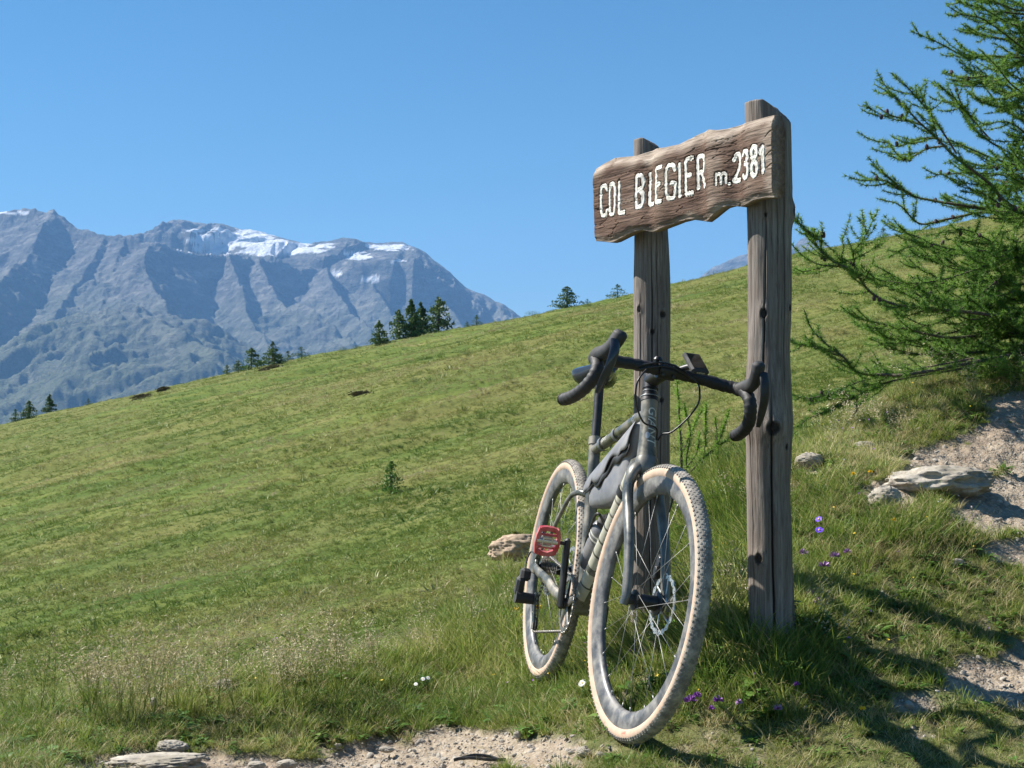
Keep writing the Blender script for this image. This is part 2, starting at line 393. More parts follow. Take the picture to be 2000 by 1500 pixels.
# ------------------------------------------------------------------ mountains
def seg_field(X, Y, pts):
    """distance to a 3d crest polyline (plan) and crest height at the nearest point"""
    best = np.full(X.shape, 1e9); hz = np.zeros(X.shape); tt = np.zeros(X.shape); side = np.zeros(X.shape); L = 0
    for a, b in zip(pts[:-1], pts[1:]):
        d = b[:2] - a[:2]; l2 = d @ d; t = np.clip(((X - a[0]) * d[0] + (Y - a[1]) * d[1]) / l2, 0, 1)
        qx, qy = a[0] + t * d[0], a[1] + t * d[1]; D = np.hypot(X - qx, Y - qy); m = D < best
        best = np.where(m, D, best); hz = np.where(m, a[2] + t * (b[2] - a[2]), hz); tt = np.where(m, L + t * math.sqrt(l2), tt)
        side = np.where(m, np.sign((X - a[0]) * d[1] - (Y - a[1]) * d[0]), side)
        L += math.sqrt(l2)
    return best, hz, tt, side
def build_mountains():
    K = 1000.0
    def R(*l): return np.array([P(a, b, c * K) for a, b, c in l])
    u = np.linspace(-.40, .04, 640); yy = np.concatenate([np.linspace(3900, 9600, 500), np.linspace(9700, 13000, 12)])
    U, Y = np.meshgrid(u, yy); X = U * Y
    wx = 260 * fbm(X / 900, Y / 900, 0, 4, 1); wy = 260 * fbm(X / 900, Y / 900, 0, 4, 2)
    Xw, Yw = X + wx * .45, Y + wy * .45
    H = -900 + 0 * X
    def crest(pts, s1, w1=0, s2=None, warp=1.0, right=None):
        nonlocal H
        d, z, t, sd_ = seg_field(X * (1 - warp) + Xw * warp, Y * (1 - warp) + Yw * warp, pts)
        g = np.abs(fbm(t / 130, d / 900, 0, 4, int(abs(pts[0][0])) % 97)) ; g = 1 - 2 * g       # gullies down the flank
        if right: k_ = np.where(sd_ < 0, right / s1, 1.0); d = d * k_
        f = s1 * np.minimum(d, w1) + (s2 or s1) * np.maximum(d - w1, 0)
        hh = z - f + g * np.minimum(d, 350) * .20
        H = np.maximum(H, hh)
    crest(R((-500, 440, 7.9), (-200, 425, 7.9), (0, 417, 7.9), (60, 412, 7.9), (97, 411, 7.9), (122, 438, 7.85), (165, 446, 7.8), (205, 468, 7.7), (245, 461, 7.7), (300, 470, 7.6)), 1.25, 380, .62, .12)
    crest(R((280, 462, 9.2), (320, 440, 9.2), (350, 433, 9.2), (420, 440, 9.2), (500, 452, 9.2), (560, 470, 9.1), (610, 478, 9.1), (650, 478, 9.1), (690, 469, 9.0), (740, 478, 9.0), (790, 476, 8.9), (830, 495, 8.9), (870, 528, 8.9), (910, 563, 8.9), (950, 581, 8.9), (985, 598, 8.9), (1060, 650, 8.9)), .30, 750, 1.9, .10)
    crest(R((300, 470, 7.6), (330, 486, 7.7), (390, 500, 7.8), (450, 508, 7.9), (500, 514, 8.0), (560, 524, 8.1), (620, 530, 8.2), (680, 545, 8.2)), 1.9, 420, .75, .22)
    for pts, s, rt_ in (
        (((300, 470, 7.6), (285, 520, 7.2), (300, 585, 6.7), (350, 650, 6.1), (430, 725, 5.5), (520, 800, 5.0)), .55, 1.7),
        (((97, 411, 7.9), (60, 500, 7.3), (0, 560, 6.8), (-60, 640, 6.2)), .55, 1.4),
        (((205, 468, 7.7), (170, 540, 7.2), (110, 620, 6.7), (30, 720, 6.0), (-40, 800, 5.4)), .55, 1.3),
        (((245, 461, 7.7), (225, 540, 7.2), (190, 620, 6.6), (130, 700, 6.0), (60, 800, 5.3)), .60, .85),
        (((262, 608, 6.0), (330, 648, 5.7), (420, 700, 5.3), (520, 770, 4.9)), .45, .8),
        (((262, 608, 6.0), (200, 670, 5.7), (150, 740, 5.2), (60, 850, 4.8)), .45, .45),
        (((500, 514, 8.0), (530, 580, 7.6), (585, 640, 7.1), (680, 700, 6.5), (760, 760, 6.0)), .7, 1.6),
        (((440, 508, 7.9), (470, 570, 7.5), (490, 640, 7.0), (540, 720, 6.4)), 1.1, 1.3),
        (((575, 600, 7.4), (600, 610, 7.2), (660, 665, 6.8), (740, 720, 6.3)), .5, 1.5),
        (((640, 520, 8.3), (650, 570, 7.9), (690, 630, 7.5), (760, 700, 7.0)), .7, 1.6),
        (((740, 530, 8.4), (730, 580, 8.0), (780, 640, 7.6), (860, 700, 7.0)), .65, 1.6),
        (((830, 520, 8.6), (850, 580, 8.2), (900, 640, 7.8)), .8, 1.3)):
        crest(R(*pts), s, 600, s * .8, .35, right=rt_)
    nz = 1 - 2 * np.abs(fbm(Xw / 420, Yw / 420, 0, 6, 5, .55))
    skyd = seg_field(X, Y, R((-500, 440, 7.9), (97, 411, 7.9), (205, 468, 7.7), (300, 470, 7.6)))[0]
    pla = seg_field(X, Y, R((300, 455, 9.2), (690, 469, 9.0), (870, 528, 8.9)))[0]
    amp = 8 + 30 * sstep(0, 500, np.minimum(skyd, np.maximum(pla - 450, 0)))
    H = H + amp * nz + 12 * fbm(X / 55, Y / 55, 0, 3, 8) + 13 * (1 - 3 * np.abs(fbm(Xw / 130, Yw / 210, 0, 4, 15, .6))) * sstep(-400, 300, H) * (.25 + .75 * sstep(500, 900, pla))
    slope = np.hypot(*np.gradient(H)[::-1]) * 0
    gy = np.gradient(H, axis=0) / np.gradient(Y, axis=0); 
    px, py = PX(X, Y, H)
    snow = np.zeros_like(H)
    for cx, cy, rx, ry in ((475, 464, 85, 22), (420, 485, 75, 13), (520, 482, 95, 18), (600, 488, 50, 7), (30, 416, 42, 4), (380, 450, 30, 5), (760, 482, 60, 8), (560, 490, 60, 10), (400, 470, 50, 10), (700, 503, 26, 5), (770, 510, 22, 5), (715, 520, 24, 5), (720, 545, 30, 6), (640, 482, 30, 6), (690, 495, 30, 5), (660, 535, 14, 7), (590, 477, 40, 4)):
        snow = np.maximum(snow, 1.15 - np.sqrt(((px - cx) / rx) ** 2 + ((py - cy) / ry) ** 2))
    sn = fbm(X / 170, Y / 60, 0, 5, 55, .6)
    snow = sstep(.26, .36, snow * .95 + sn * .9) * (snow > .02) * (py < 560)
    n, m = X.shape; i = (np.arange(n - 1)[:, None] * m + np.arange(m - 1)[None]).ravel()
    Fc = np.stack([i, i + 1, i + m + 1, i + m], 1)
    M = NM('mountain_rock'); at = M.n('ShaderNodeAttribute', attribute_name='snow').outputs['Fac']
    v = M.coord('World'); vs = M.coord('World', (1, 1, 3.5))
    n1 = M.noise(vs, .006, 8, .65); n2 = M.noise(v, .0016, 6, .6); n3 = M.noise(v, .02, 5, .7)
    rock = M.ramp(n1, [(.32, (.075, .08, .08)), (.5, (.15, .15, .145)), (.68, (.31, .29, .26))])
    sep = M.n('ShaderNodeSeparateXYZ'); M.l(M.n('ShaderNodeNewGeometry').outputs['Position'], sep.inputs[0])
    zz = M.n('ShaderNodeMath', operation='MULTIPLY_ADD'); M.l(n2, zz.inputs[0]); zz.inputs[1].default_value = -900; M.l(sep.outputs[2], zz.inputs[2])
    mr = M.n('ShaderNodeMapRange'); M.l(zz.outputs[0], mr.inputs[0]); mr.inputs[1].default_value = 420; mr.inputs[2].default_value = -200
    gm = M.n('ShaderNodeMath', operation='MULTIPLY'); M.l(mr.outputs[0], gm.inputs[0]); M.l(M.ramp(n3, [(.35, (.55,) * 3), (.6, (1, 1, 1))]), gm.inputs[1])
    c = M.mix(gm.outputs[0], rock, (.13, .15, .09))
    c = M.mix(M.ramp(n3, [(.62, (0, 0, 0)), (.78, (.7,) * 3)]), c, (.34, .31, .29))
    c = M.mix(at, c, (.88, .90, .93))
    M.set(Base_Color=c, Roughness=.95); M.b.inputs['Specular IOR Level'].default_value = .1
    M.bump(M.noise(v, .012, 8, .7), 1.0, 70)
    o = mesh_obj('mountain_terrain', np.stack([X.ravel(), Y.ravel(), H.ravel()], 1), Fc, M.m, smooth=True)
    a = o.data.attributes.new('snow', 'FLOAT', 'POINT'); a.data.foreach_set('value', snow.ravel().astype(np.float32))
    tag(o, kind='structure')
    # two more distant summits that just clear the hill
    for k, (poly, Yd) in enumerate((([(1500, 560), (1548, 478), (1562, 463), (1580, 459), (1600, 466), (1625, 482), (1680, 540)], 8500), ([(1360, 545), (1408, 512), (1440, 496), (1475, 489), (1540, 484), (1600, 500)], 9500))):
        pts = np.array([P(a, b, Yd) for a, b in poly])
        x = np.linspace(pts[0][0], pts[-1][0], 130); y = np.linspace(Yd - 1200, Yd + 900, 60); XX, YY = np.meshgrid(x, y)
        z = np.interp(XX + 25 * fbm(XX / 90, YY / 90, 0, 3, 3), pts[:, 0], pts[:, 2]) - np.abs(YY - Yd) * .8 + 30 * (1 - 2 * np.abs(fbm(XX / 200, YY / 200, 0, 4, 9))) * sstep(0, 200, np.abs(YY - Yd))
        n, m = XX.shape; i = (np.arange(n - 1)[:, None] * m + np.arange(m - 1)[None]).ravel()
        o = mesh_obj('distant_mountain', np.stack([XX.ravel(), YY.ravel(), z.ravel()], 1), np.stack([i, i + 1, i + m + 1, i + m], 1), M.m)
        a = o.data.attributes.new('snow', 'FLOAT', 'POINT'); a.data.foreach_set('value', sstep(.2, .3, fbm(XX / 90, YY / 60, 0, 4, 4)).ravel().astype(np.float32) * .6)
        tag(o, kind='structure')
build_mountains()

# ------------------------------------------------------------------ haze
def build_haze():
    x0, x1, y0, y1, z0, z1 = -6500, 6500, -3000, 14500, -1400, 1700
    b = MB().box(((x0 + x1) / 2, (y0 + y1) / 2, (z0 + z1) / 2), (x1 - x0, y1 - y0, z1 - z0))
    m = bpy.data.materials.new('haze_air'); m.use_nodes = True; t = m.node_tree
    t.nodes.remove(t.nodes['Principled BSDF'])
    v = t.nodes.new('ShaderNodeVolumePrincipled'); v.inputs['Color'].default_value = (.25, .53, 1, 1); v.inputs['Density'].default_value = 6.2e-5
    t.links.new(v.outputs[0], t.nodes['Material Output'].inputs['Volume'])
    o = b.build('haze', m, smooth=False); tag(o, kind='stuff')
build_haze()
# ------------------------------------------------------------------ wooden sign
PW = wood_mat('post_wood', 95, [(.18, (.045, .040, .037)), (.38, (.125, .112, .102)), (.56, (.235, .213, .193)), (.8, (.40, .368, .335))])
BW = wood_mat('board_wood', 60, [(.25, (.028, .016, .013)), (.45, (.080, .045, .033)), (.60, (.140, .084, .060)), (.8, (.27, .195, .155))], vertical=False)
KNOT = simple('knot_wood', (.022, .016, .013), .9, 0, .5, 120)
WHITE = simple('white_paint', (.78, .76, .69), .8, 0, .10, 160, .6, (.40, .34, .27), .6)
sign = empty('wooden_sign', (.57, 4.43, .22))
tag(sign, 'carved wavy wooden signboard with white lettering on two round weathered posts beside the bicycle', 'sign')
IM = Matrix.Translation(sign.location).inverted()
def post(cx, cy, z0, z1, r, prof, cracks, knots, topcut, seed):
    """round trunk with grain, long drying cracks, knots standing out, and a slanted worn top"""
    nz, na = 300, 210
    z = np.linspace(z0 - .25, z1, nz); a = np.linspace(0, 2 * np.pi, na, endpoint=False)
    A, Z = np.meshgrid(a, z)
    rr = r * np.interp(Z, [p[0] for p in prof], [p[1] for p in prof])
    rr = rr * (1 + .10 * fbm(np.cos(A) * .8, np.sin(A) * .8, Z * 2.6, 2, seed + 31)) + .0009 * fbm(np.cos(A) * 7, np.sin(A) * 7, Z * 2.2, 3, seed) + .0006 * fbm(np.cos(A) * 30, np.sin(A) * 30, Z * 4.0, 3, seed + 5) + .004 * fbm(np.cos(A), np.sin(A), Z * 4, 3, seed + 9)
    for (ca, za, zb, wd, dp) in cracks:
        wd = wd * (.55 + .45 * np.clip(fbm(Z * 3, Z * 0 + 3 * ca, 0, 3, seed + 2) * 2 + .6, 0, 1)); ang = ca + .07 * fbm(Z * 5, Z * 0 + ca, 0, 4, seed); dd = np.abs((A - ang + np.pi) % (2 * np.pi) - np.pi) * r
        fade = sstep(za - .10, za + .10, Z) * (1 - sstep(zb - .12, zb + .10, Z))
        rr = rr - .8 * dp * fade * np.clip(1 - dd / wd, 0, 1)
    crk = np.zeros_like(A)
    for (ca, za, zb, wd, dp) in cracks:
        wd = wd * (.55 + .45 * np.clip(fbm(Z * 3, Z * 0 + 3 * ca, 0, 3, seed + 2) * 2 + .6, 0, 1)); ang = ca + .07 * fbm(Z * 5, Z * 0 + ca, 0, 4, seed); dd = np.abs((A - ang + np.pi) % (2 * np.pi) - np.pi) * r
        crk = np.maximum(crk, sstep(za - .10, za + .10, Z) * (1 - sstep(zb - .12, zb + .10, Z)) * np.clip(1.2 - dd / wd, 0, 1))
    for (ka, kz, kr, kh) in knots:
        dd = np.hypot(((A - ka + np.pi) % (2 * np.pi) - np.pi) * r, (Z - kz) * .8); rr = rr + kh * np.exp(-(dd / (kr * 1.7)) ** 2); pit = 1 - sstep(kr * .55, kr * 1.0, dd); rr = rr - .008 * pit; crk = np.maximum(crk, .9 * (1 - sstep(kr * .75, kr * 1.25, dd + .25 * kr * fbm(A * 9, Z * 60, 0, 2, seed))))
    X = rr * np.cos(A) + .0035 * np.sin(Z * 5.1 + seed); Y = rr * np.sin(A); Zt = Z.copy()
    # slanted, rounded top
    tdx, tdy, tm, flat = topcut; rim = np.hypot(X, Y) / r
    lim = z1 - np.maximum((X * tdx + Y * tdy) / r - flat, 0) ** 1.3 * tm - .004 * fbm(X * 60, Y * 60, 0, 2, 3)
    Zt = np.minimum(Zt, lim)
    V = np.stack([X, Y, Zt], 2).reshape(-1, 3)
    f = []
    for i in range(nz - 1):
        for k in range(na):
            k2 = (k + 1) % na; f.append((i * na + k, i * na + k2, (i + 1) * na + k2, (i + 1) * na + k))
    # end-grain cap: rings towards the centre following the cut
    base = (nz - 1) * na; ring = V[base:base + na].copy(); last = base; VV = [V]; tot = len(V)
    for s_ in (.85, .6, .35, .1):
        q = ring.copy(); q[:, :2] *= s_; q[:, 2] = z1 - np.maximum((q[:, 0] * tdx + q[:, 1] * tdy) / r - flat, 0) ** 1.3 * tm - .002 * np.random.rand(na)
        VV.append(q)
        for k in range(na):
            k2 = (k + 1) % na; f.append((last + k, last + k2, tot + k2, tot + k))
        last = tot; tot += na
    f.append(tuple(last + k for k in range(na)))
    V = np.concatenate(VV) + [0, 0, 0]
    o = mesh_obj('post', V, f, PW, sign)
    ca_ = np.zeros(len(V), np.float32); ca_[:nz * na] = crk.ravel(); at_ = o.data.attributes.new('crack', 'FLOAT', 'POINT'); at_.data.foreach_set('value', ca_)
    o.matrix_parent_inverse = IM; o.location = (cx, cy, 0)
    for (ka, kz, kr, kh) in knots:
        b = MB(); rk = float(rr[int(np.argmin(np.abs(z - kz))), int((ka % (2 * np.pi)) / (2 * np.pi) * na) % na]) - .0008; kr = kr * .8
        t = np.linspace(0, 2 * np.pi, 18, endpoint=False); n = np.array([math.cos(ka), math.sin(ka), 0]); tn = np.array([-math.sin(ka), math.cos(ka), 0]); up = np.array([0, 0, 1.])
        rings = []
        for q, dpt in ((1, 0.0), (.8, .0022), (.45, .003), (.05, .002)):
            jit = 1 + .12 * np.sin(t * 3 + ka) 
            rings.append(n * rk + up * kz + np.outer(np.cos(t) * kr * q * .8 * jit, tn) + np.outer(np.sin(t) * kr * q * jit, up) + n * (dpt + .0) - np.outer((np.cos(t) * kr * q) ** 2 / (2 * r), n))
        V2 = np.concatenate(rings); ff = [(i * 18 + k, i * 18 + (k + 1) % 18, (i + 1) * 18 + (k + 1) % 18, (i + 1) * 18 + k) for i in range(3) for k in range(18)] + [tuple(54 + k for k in range(18))]
        b.add(V2, ff); b.build('knot', KNOT, o)
    return o
# direction from each post to the camera is about -y: angle -90deg; negative offsets turn to the photo's left
def ang(deg): return math.radians(-90 + deg - 9)
PR = (.709, 4.16); PL = (.431, 4.68)
def zpx(py, Y): return float(P(1000, py, Y)[2])
post(*PR, .24, zpx(200, 4.16), .0625, [(-.2, 1.05), (.3, 1.03), (.6, .97), (.74, 1.03), (.80, 1.11), (.86, 1.05), (1.0, .92), (1.3, .93), (1.45, 1.0), (1.75, .93)],
     [(ang(4), -.1, .86, .0034, .018), (ang(-14), .86, 1.36, .0034, .016), (ang(42), .9, 1.5, .0018, .008), (ang(-50), .2, .9, .0018, .007), (ang(20), 1.0, 1.4, .0014, .006), (ang(62), .1, .7, .0018, .006)],
     [(ang(8), zpx(836, 4.1), .015, .012), (ang(-16), zpx(612, 4.1), .012, .006), (ang(-30), zpx(1092, 4.1), .012, .007), (ang(46), zpx(873, 4.1), .006, .004), (ang(-12), zpx(418, 4.1), .005, .003), (ang(78), zpx(410, 4.1), .013, .013), (ang(60), zpx(600, 4.1), .007, .008)],
     (.9, -.44, .060, -.05), 1)
post(*PL, .13, zpx(273, 4.68), .0575, [(-.2, 1.15), (.2, 1.1), (.6, 1.06), (.9, 1.0), (1.2, .98), (1.4, .96), (1.6, .90), (1.75, .85)],
     [(ang(2), .2, 1.35, .0026, .012), (ang(-38), .3, 1.2, .0018, .008), (ang(35), .1, .9, .0018, .008), (ang(20), .9, 1.4, .0014, .006)],
     [(ang(-42), zpx(603, 4.63), .008, .004), (ang(36), zpx(614, 4.63), .009, .005), (ang(36), zpx(782, 4.63), .008, .004), (ang(-50), zpx(790, 4.63), .007, .004), (ang(5), zpx(648, 4.63), .007, .003)],
     (.9, -.44, .060, -.15), 2)
# --- the board
BL = np.array([.2545, 4.72]); BR = np.array([.688, 3.975]); BD = (BR - BL) / np.linalg.norm(BR - BL); BN = np.array([BD[1], -BD[0]])   # BN faces left and towards the viewer
if BN[0] > 0: BN = -BN
BLEN = float(np.linalg.norm(BR - BL))
def brd(zx, zy):
    """enlarged-photo position on the board -> (s along, z up) on the board's face"""
    px, py = 1120 + zx / 4, 170 + zy / 4
    d = P(px, py, 1.0) - [0, 0, CAMZ]; t = (BL @ BN) / (d[:2] @ BN); q = d * t
    return np.array([(q[:2] - BL) @ BD, q[2] + CAMZ])
TOP = np.array([brd(*q) for q in [(160, 635), (200, 605), (300, 552), (400, 542), (480, 535), (560, 500), (620, 478), (700, 470), (800, 445), (900, 395), (960, 360), (1040, 330), (1110, 335), (1180, 325), (1260, 295), (1380, 265), (1480, 235), (1568, 212)]])
BOT = np.array([brd(*q) for q in [(165, 1200), (265, 1213), (300, 1205), (380, 1165), (450, 1130), (520, 1115), (580, 1130), (640, 1115), (740, 1075), (800, 1050), (880, 1030), (950, 1040), (1000, 1048), (1060, 1010), (1150, 940), (1200, 925), (1270, 932), (1340, 910), (1400, 880), (1480, 865), (1568, 860)]])
SW = lambda x: brd(x, 700)[0]
RIP = [(SW(240), .045, -.002), (SW(430), .05, .001), (SW(590), .030, -.010), (SW(700), .050, .007), (SW(985), .032, -.010), (SW(1100), .055, .009), (SW(1265), .028, -.009), (SW(1400), .05, .005), (SW(490), .045, .003)]
CHAR = {'C': [[(1, .82), (.8, 1), (.2, 1), (0, .8), (0, .2), (.2, 0), (.8, 0), (1, .18)]], 'O': [[(.2, 1), (.8, 1), (1, .8), (1, .2), (.8, 0), (.2, 0), (0, .2), (0, .8), (.2, 1)]],
        'L': [[(0, 1), (0, 0), (1, 0)]], 'B': [[(0, 0), (0, 1), (.75, 1), (1, .82), (.9, .6), (.2, .53)], [(.5, .53), (1, .4), (1, .15), (.75, 0), (0, 0)]],
        'E': [[(1, 1), (0, 1), (0, 0), (1, 0)], [(0, .52), (.75, .52)]], 'G': [[(1, .82), (.8, 1), (.2, 1), (0, .8), (0, .2), (.2, 0), (.85, 0), (1, .2), (1, .45), (.5, .45)]],
        'I': [[(.5, 0), (.5, 1)]], 'R': [[(0, 0), (0, 1), (.75, 1), (1, .85), (1, .65), (.75, .5), (.1, .5)], [(.45, .5), (1, 0)]],
        'm': [[(0, 0), (0, 1)], [(0, .75), (.25, 1), (.5, .8), (.5, 0)], [(.5, .75), (.75, 1), (1, .8), (1, 0)]], '.': [[(.3, .1), (.7, .1)]],
        '2': [[(0, .78), (.25, 1), (.8, 1), (1, .8), (.9, .55), (0, 0), (1, 0)]], '3': [[(0, .85), (.3, 1), (.85, .97), (1, .78), (.8, .55), (.35, .53)], [(.8, .53), (1, .3), (.85, .04), (.3, 0), (0, .15)]],
        '8': [[(.5, .53), (.1, .7), (.1, .9), (.35, 1), (.7, 1), (.95, .88), (.92, .68), (.5, .53), (.05, .35), (0, .12), (.3, 0), (.75, 0), (1, .14), (.97, .36), (.5, .53)]], '1': [[(0, .72), (.6, 1), (.6, 0)]]}
LET = [('C', 208, 258, 780, 1010), ('O', 280, 326, 765, 1002), ('L', 360, 405, 742, 990), ('B', 497, 540, 697, 942), ('L', 580, 620, 672, 920), ('E', 650, 698, 638, 905), ('G', 733, 795, 620, 878),
       ('I', 815, 840, 602, 862), ('E', 874, 926, 565, 838), ('R', 960, 1018, 545, 795), ('m', 1132, 1196, 680, 765), ('.', 1208, 1222, 735, 762), ('2', 1240, 1288, 530, 738), ('3', 1322, 1368, 505, 720), ('8', 1398, 1442, 470, 700), ('1', 1465, 1500, 462, 678)]
strokes = []; letter_lines = []
for ch, x0, x1, yt, yb in LET:
    a, b = brd(x0, yb), brd(x1, yb - (x1 - x0) * .24); c_, d_ = brd(x0, yt), brd(x1, yt - (x1 - x0) * .24)
    L_ = []
    for st in CHAR[ch]:
        pts = [(1 - u) * (1 - v) * a + u * (1 - v) * b + (1 - u) * v * c_ + u * v * d_ for u, v in st]
        pts = [np.array(p) for p in pts]; dense = []
        for p, q in zip(pts[:-1], pts[1:]):
            m = max(2, int(np.linalg.norm(q - p) / .003)); dense += [p + (q - p) * t for t in np.linspace(0, 1, m, endpoint=False)]
        dense.append(pts[-1]); dense = np.array(dense)
        if len(dense) > 6:   # soften the corners
            for _ in range(3): dense[1:-1] = (dense[:-2] + 2 * dense[1:-1] + dense[2:]) / 4
        L_.append(dense); strokes.append(dense)
    letter_lines.append((ch, L_))
ALLS = np.concatenate(strokes)
def board_relief(S, Zb, v):
    """depth of the carved front face relative to a plane, outwards positive"""
    d = 0
    for s0, wd, am in RIP: d = d + am * np.exp(-((S - s0 - .03 * (v - .5) * np.sin(s0 * 40)) / wd) ** 2) * (1.0 - .35 * np.abs(v - .5))
    d = d + .004 * fbm(S * 7, Zb * 7, 0, 3, 6) + .0016 * fbm(S * 9, Zb * 70, 0, 4, 16) + .0009 * fbm(S * 22, Zb * 190, 0, 3, 26)
    d = d - .011 * np.exp(-((1 - v) / .07) ** 2) - .010 * np.exp(-(v / .06) ** 2)          # worn round at top and bottom
    cr = np.abs(fbm(S * 5, Zb * 38, 0, 3, 36)); d = d - .0022 * (cr < .02) 
    for (sa, sb, z0, z1_) in ((.86, .91, 0, 0),): pass
    return d
def build_board():
    ns, nv = 480, 150
    s = np.linspace(0, BLEN, ns); S, V = np.meshgrid(s, np.linspace(0, 1, nv))
    zt = np.interp(S, TOP[:, 0], TOP[:, 1]); zb = np.interp(S, BOT[:, 0], BOT[:, 1])
    Z = zb + (zt - zb) * V
    D = board_relief(S, Z, V)
    md = np.full(S.shape, 9.0)
    for q in range(0, len(ALLS), 2): md = np.minimum(md, (S - ALLS[q, 0]) ** 2 + (Z - ALLS[q, 1]) ** 2)
    md = np.sqrt(md) + .0012 * fbm(S * 160, Z * 160, 0, 2, 4)
    D = D - .0035 * (1 - sstep(.0075, .0105, md))
    th = .044
    # long checks running in from the right end
    for (zc, l0) in ((brd(1560, 530)[1], .06), (brd(1560, 630)[1], .035), (brd(1560, 370)[1], .04)):
        D = D - .006 * sstep(BLEN - l0, BLEN - .005, S) * np.clip(1 - np.abs(Z - zc - .012 * np.sin(S * 60)) / .0022, 0, 1)
    front = np.stack([S, D, Z], 2).reshape(-1, 3)
    back = np.stack([S, -th + .3 * np.minimum(D, 0) + .012 * (np.exp(-((1 - V) / .08) ** 2) + np.exp(-(V / .08) ** 2)), Z], 2).reshape(-1, 3)
    i = (np.arange(nv - 1)[:, None] * ns + np.arange(ns - 1)[None]).ravel()
    F1 = np.stack([i, i + 1, i + ns + 1, i + ns], 1); N = ns * nv; F2 = F1[:, ::-1] + N
    e = np.arange(ns - 1); eb = np.stack([e, e + N, e + 1 + N, e + 1], 1); t = (nv - 1) * ns; et = np.stack([e + t, e + 1 + t, e + 1 + N + t, e + N + t], 1)
    g = np.arange(nv - 1) * ns; el = np.stack([g, g + ns, g + ns + N, g + N], 1); g2 = g + ns - 1; er = np.stack([g2, g2 + N, g2 + ns + N, g2 + ns], 1)
    Vb = np.concatenate([front, back])
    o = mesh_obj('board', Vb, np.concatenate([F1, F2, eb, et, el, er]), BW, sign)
    import bmesh
    bm = bmesh.new(); bm.from_mesh(o.data); bmesh.ops.recalc_face_normals(bm, faces=bm.faces); bm.to_mesh(o.data); bm.free()
    R = Matrix(((BD[0], BN[0], 0, BL[0]), (BD[1], BN[1], 0, BL[1]), (0, 0, 1, 0), (0, 0, 0, 1)))
    if R.to_3x3().determinant() < 0: pass
    o.matrix_parent_inverse = IM
    Dl = D.copy()
    for _ in range(14): Dl = (np.roll(Dl, 3, 0) + np.roll(Dl, -3, 0) + np.roll(Dl, 3, 1) + np.roll(Dl, -3, 1) + Dl) / 5
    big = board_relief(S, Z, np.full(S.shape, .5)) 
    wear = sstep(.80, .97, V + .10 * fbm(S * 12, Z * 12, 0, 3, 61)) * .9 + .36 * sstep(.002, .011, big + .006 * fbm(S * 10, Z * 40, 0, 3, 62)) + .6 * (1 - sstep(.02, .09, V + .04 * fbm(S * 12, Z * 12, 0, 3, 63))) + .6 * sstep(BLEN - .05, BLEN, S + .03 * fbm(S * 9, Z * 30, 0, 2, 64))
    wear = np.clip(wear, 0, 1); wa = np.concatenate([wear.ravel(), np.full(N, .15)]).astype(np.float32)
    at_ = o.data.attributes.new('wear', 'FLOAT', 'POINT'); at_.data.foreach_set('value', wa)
    # bake the frame into the vertices (the frame mirrors, so a plain object rotation cannot hold it)
    co = np.array(Vb); world = np.stack([BL[0] + co[:, 0] * BD[0] + co[:, 1] * BN[0], BL[1] + co[:, 0] * BD[1] + co[:, 1] * BN[1], co[:, 2]], 1)
    c0 = np.array([*((BL + BR) / 2), 1.6]); a = math.atan2(BD[1], BD[0])
    loc = world - c0; ca, sa = math.cos(-a), math.sin(-a)
    loc = np.stack([loc[:, 0] * ca - loc[:, 1] * sa, loc[:, 0] * sa + loc[:, 1] * ca, loc[:, 2]], 1)
    o.data.vertices.foreach_set('co', loc.astype(np.float32).ravel()); o.location = c0; o.rotation_euler = (0, 0, a)
    bm = bmesh.new(); bm.from_mesh(o.data); bmesh.ops.recalc_face_normals(bm, faces=bm.faces); bm.to_mesh(o.data); bm.free()
    def to_local(q):
        wv = np.stack([BL[0] + q[:, 0] * BD[0] + q[:, 1] * BN[0], BL[1] + q[:, 0] * BD[1] + q[:, 1] * BN[1], q[:, 2]], 1) - c0
        return np.stack([wv[:, 0] * ca - wv[:, 1] * sa, wv[:, 0] * sa + wv[:, 1] * ca, wv[:, 2]], 1)
    for k, (ch, LL) in enumerate(letter_lines):
        b = MB(); small = ch in 'm.'
        for st in LL:
            T = np.gradient(st, axis=0); T /= np.linalg.norm(T, axis=1)[:, None] + 1e-9; Nn = np.stack([-T[:, 1], T[:, 0]], 1)
            st2 = np.vstack([st[0] - T[0] * .003, st, st[-1] + T[-1] * .003]); Nn = np.vstack([Nn[0], Nn, Nn[-1]])
            hw = (.0048 if small else .0070) * (1 + .34 * fbm(st2[:, 0] * 200, st2[:, 1] * 200, k, 2, 40 + k)); hw[0] *= .6; hw[-1] *= .6
            cols = []
            for q in np.linspace(-1, 1, 7):
                pos = st2 + Nn * (hw * q)[:, None]; zt = np.interp(pos[:, 0], TOP[:, 0], TOP[:, 1]); zb = np.interp(pos[:, 0], BOT[:, 0], BOT[:, 1])
                v = (pos[:, 1] - zb) / (zt - zb)
                dd = board_relief(pos[:, 0], pos[:, 1], v) + .0008 - .0030 * (1 - abs(q) ** 2 * .6)
                cols.append(np.stack([pos[:, 0], dd + (.0018 if abs(q) < 1 else -.001), pos[:, 1]], 1))
            n = len(st2); Vq = np.concatenate(cols); fq = [(c * n + i2, c * n + i2 + 1, (c + 1) * n + i2 + 1, (c + 1) * n + i2) for c in range(6) for i2 in range(n - 1)]
            b.add(to_local(Vq), fq)
        b.build('painted_letter', WHITE, o)
build_board()
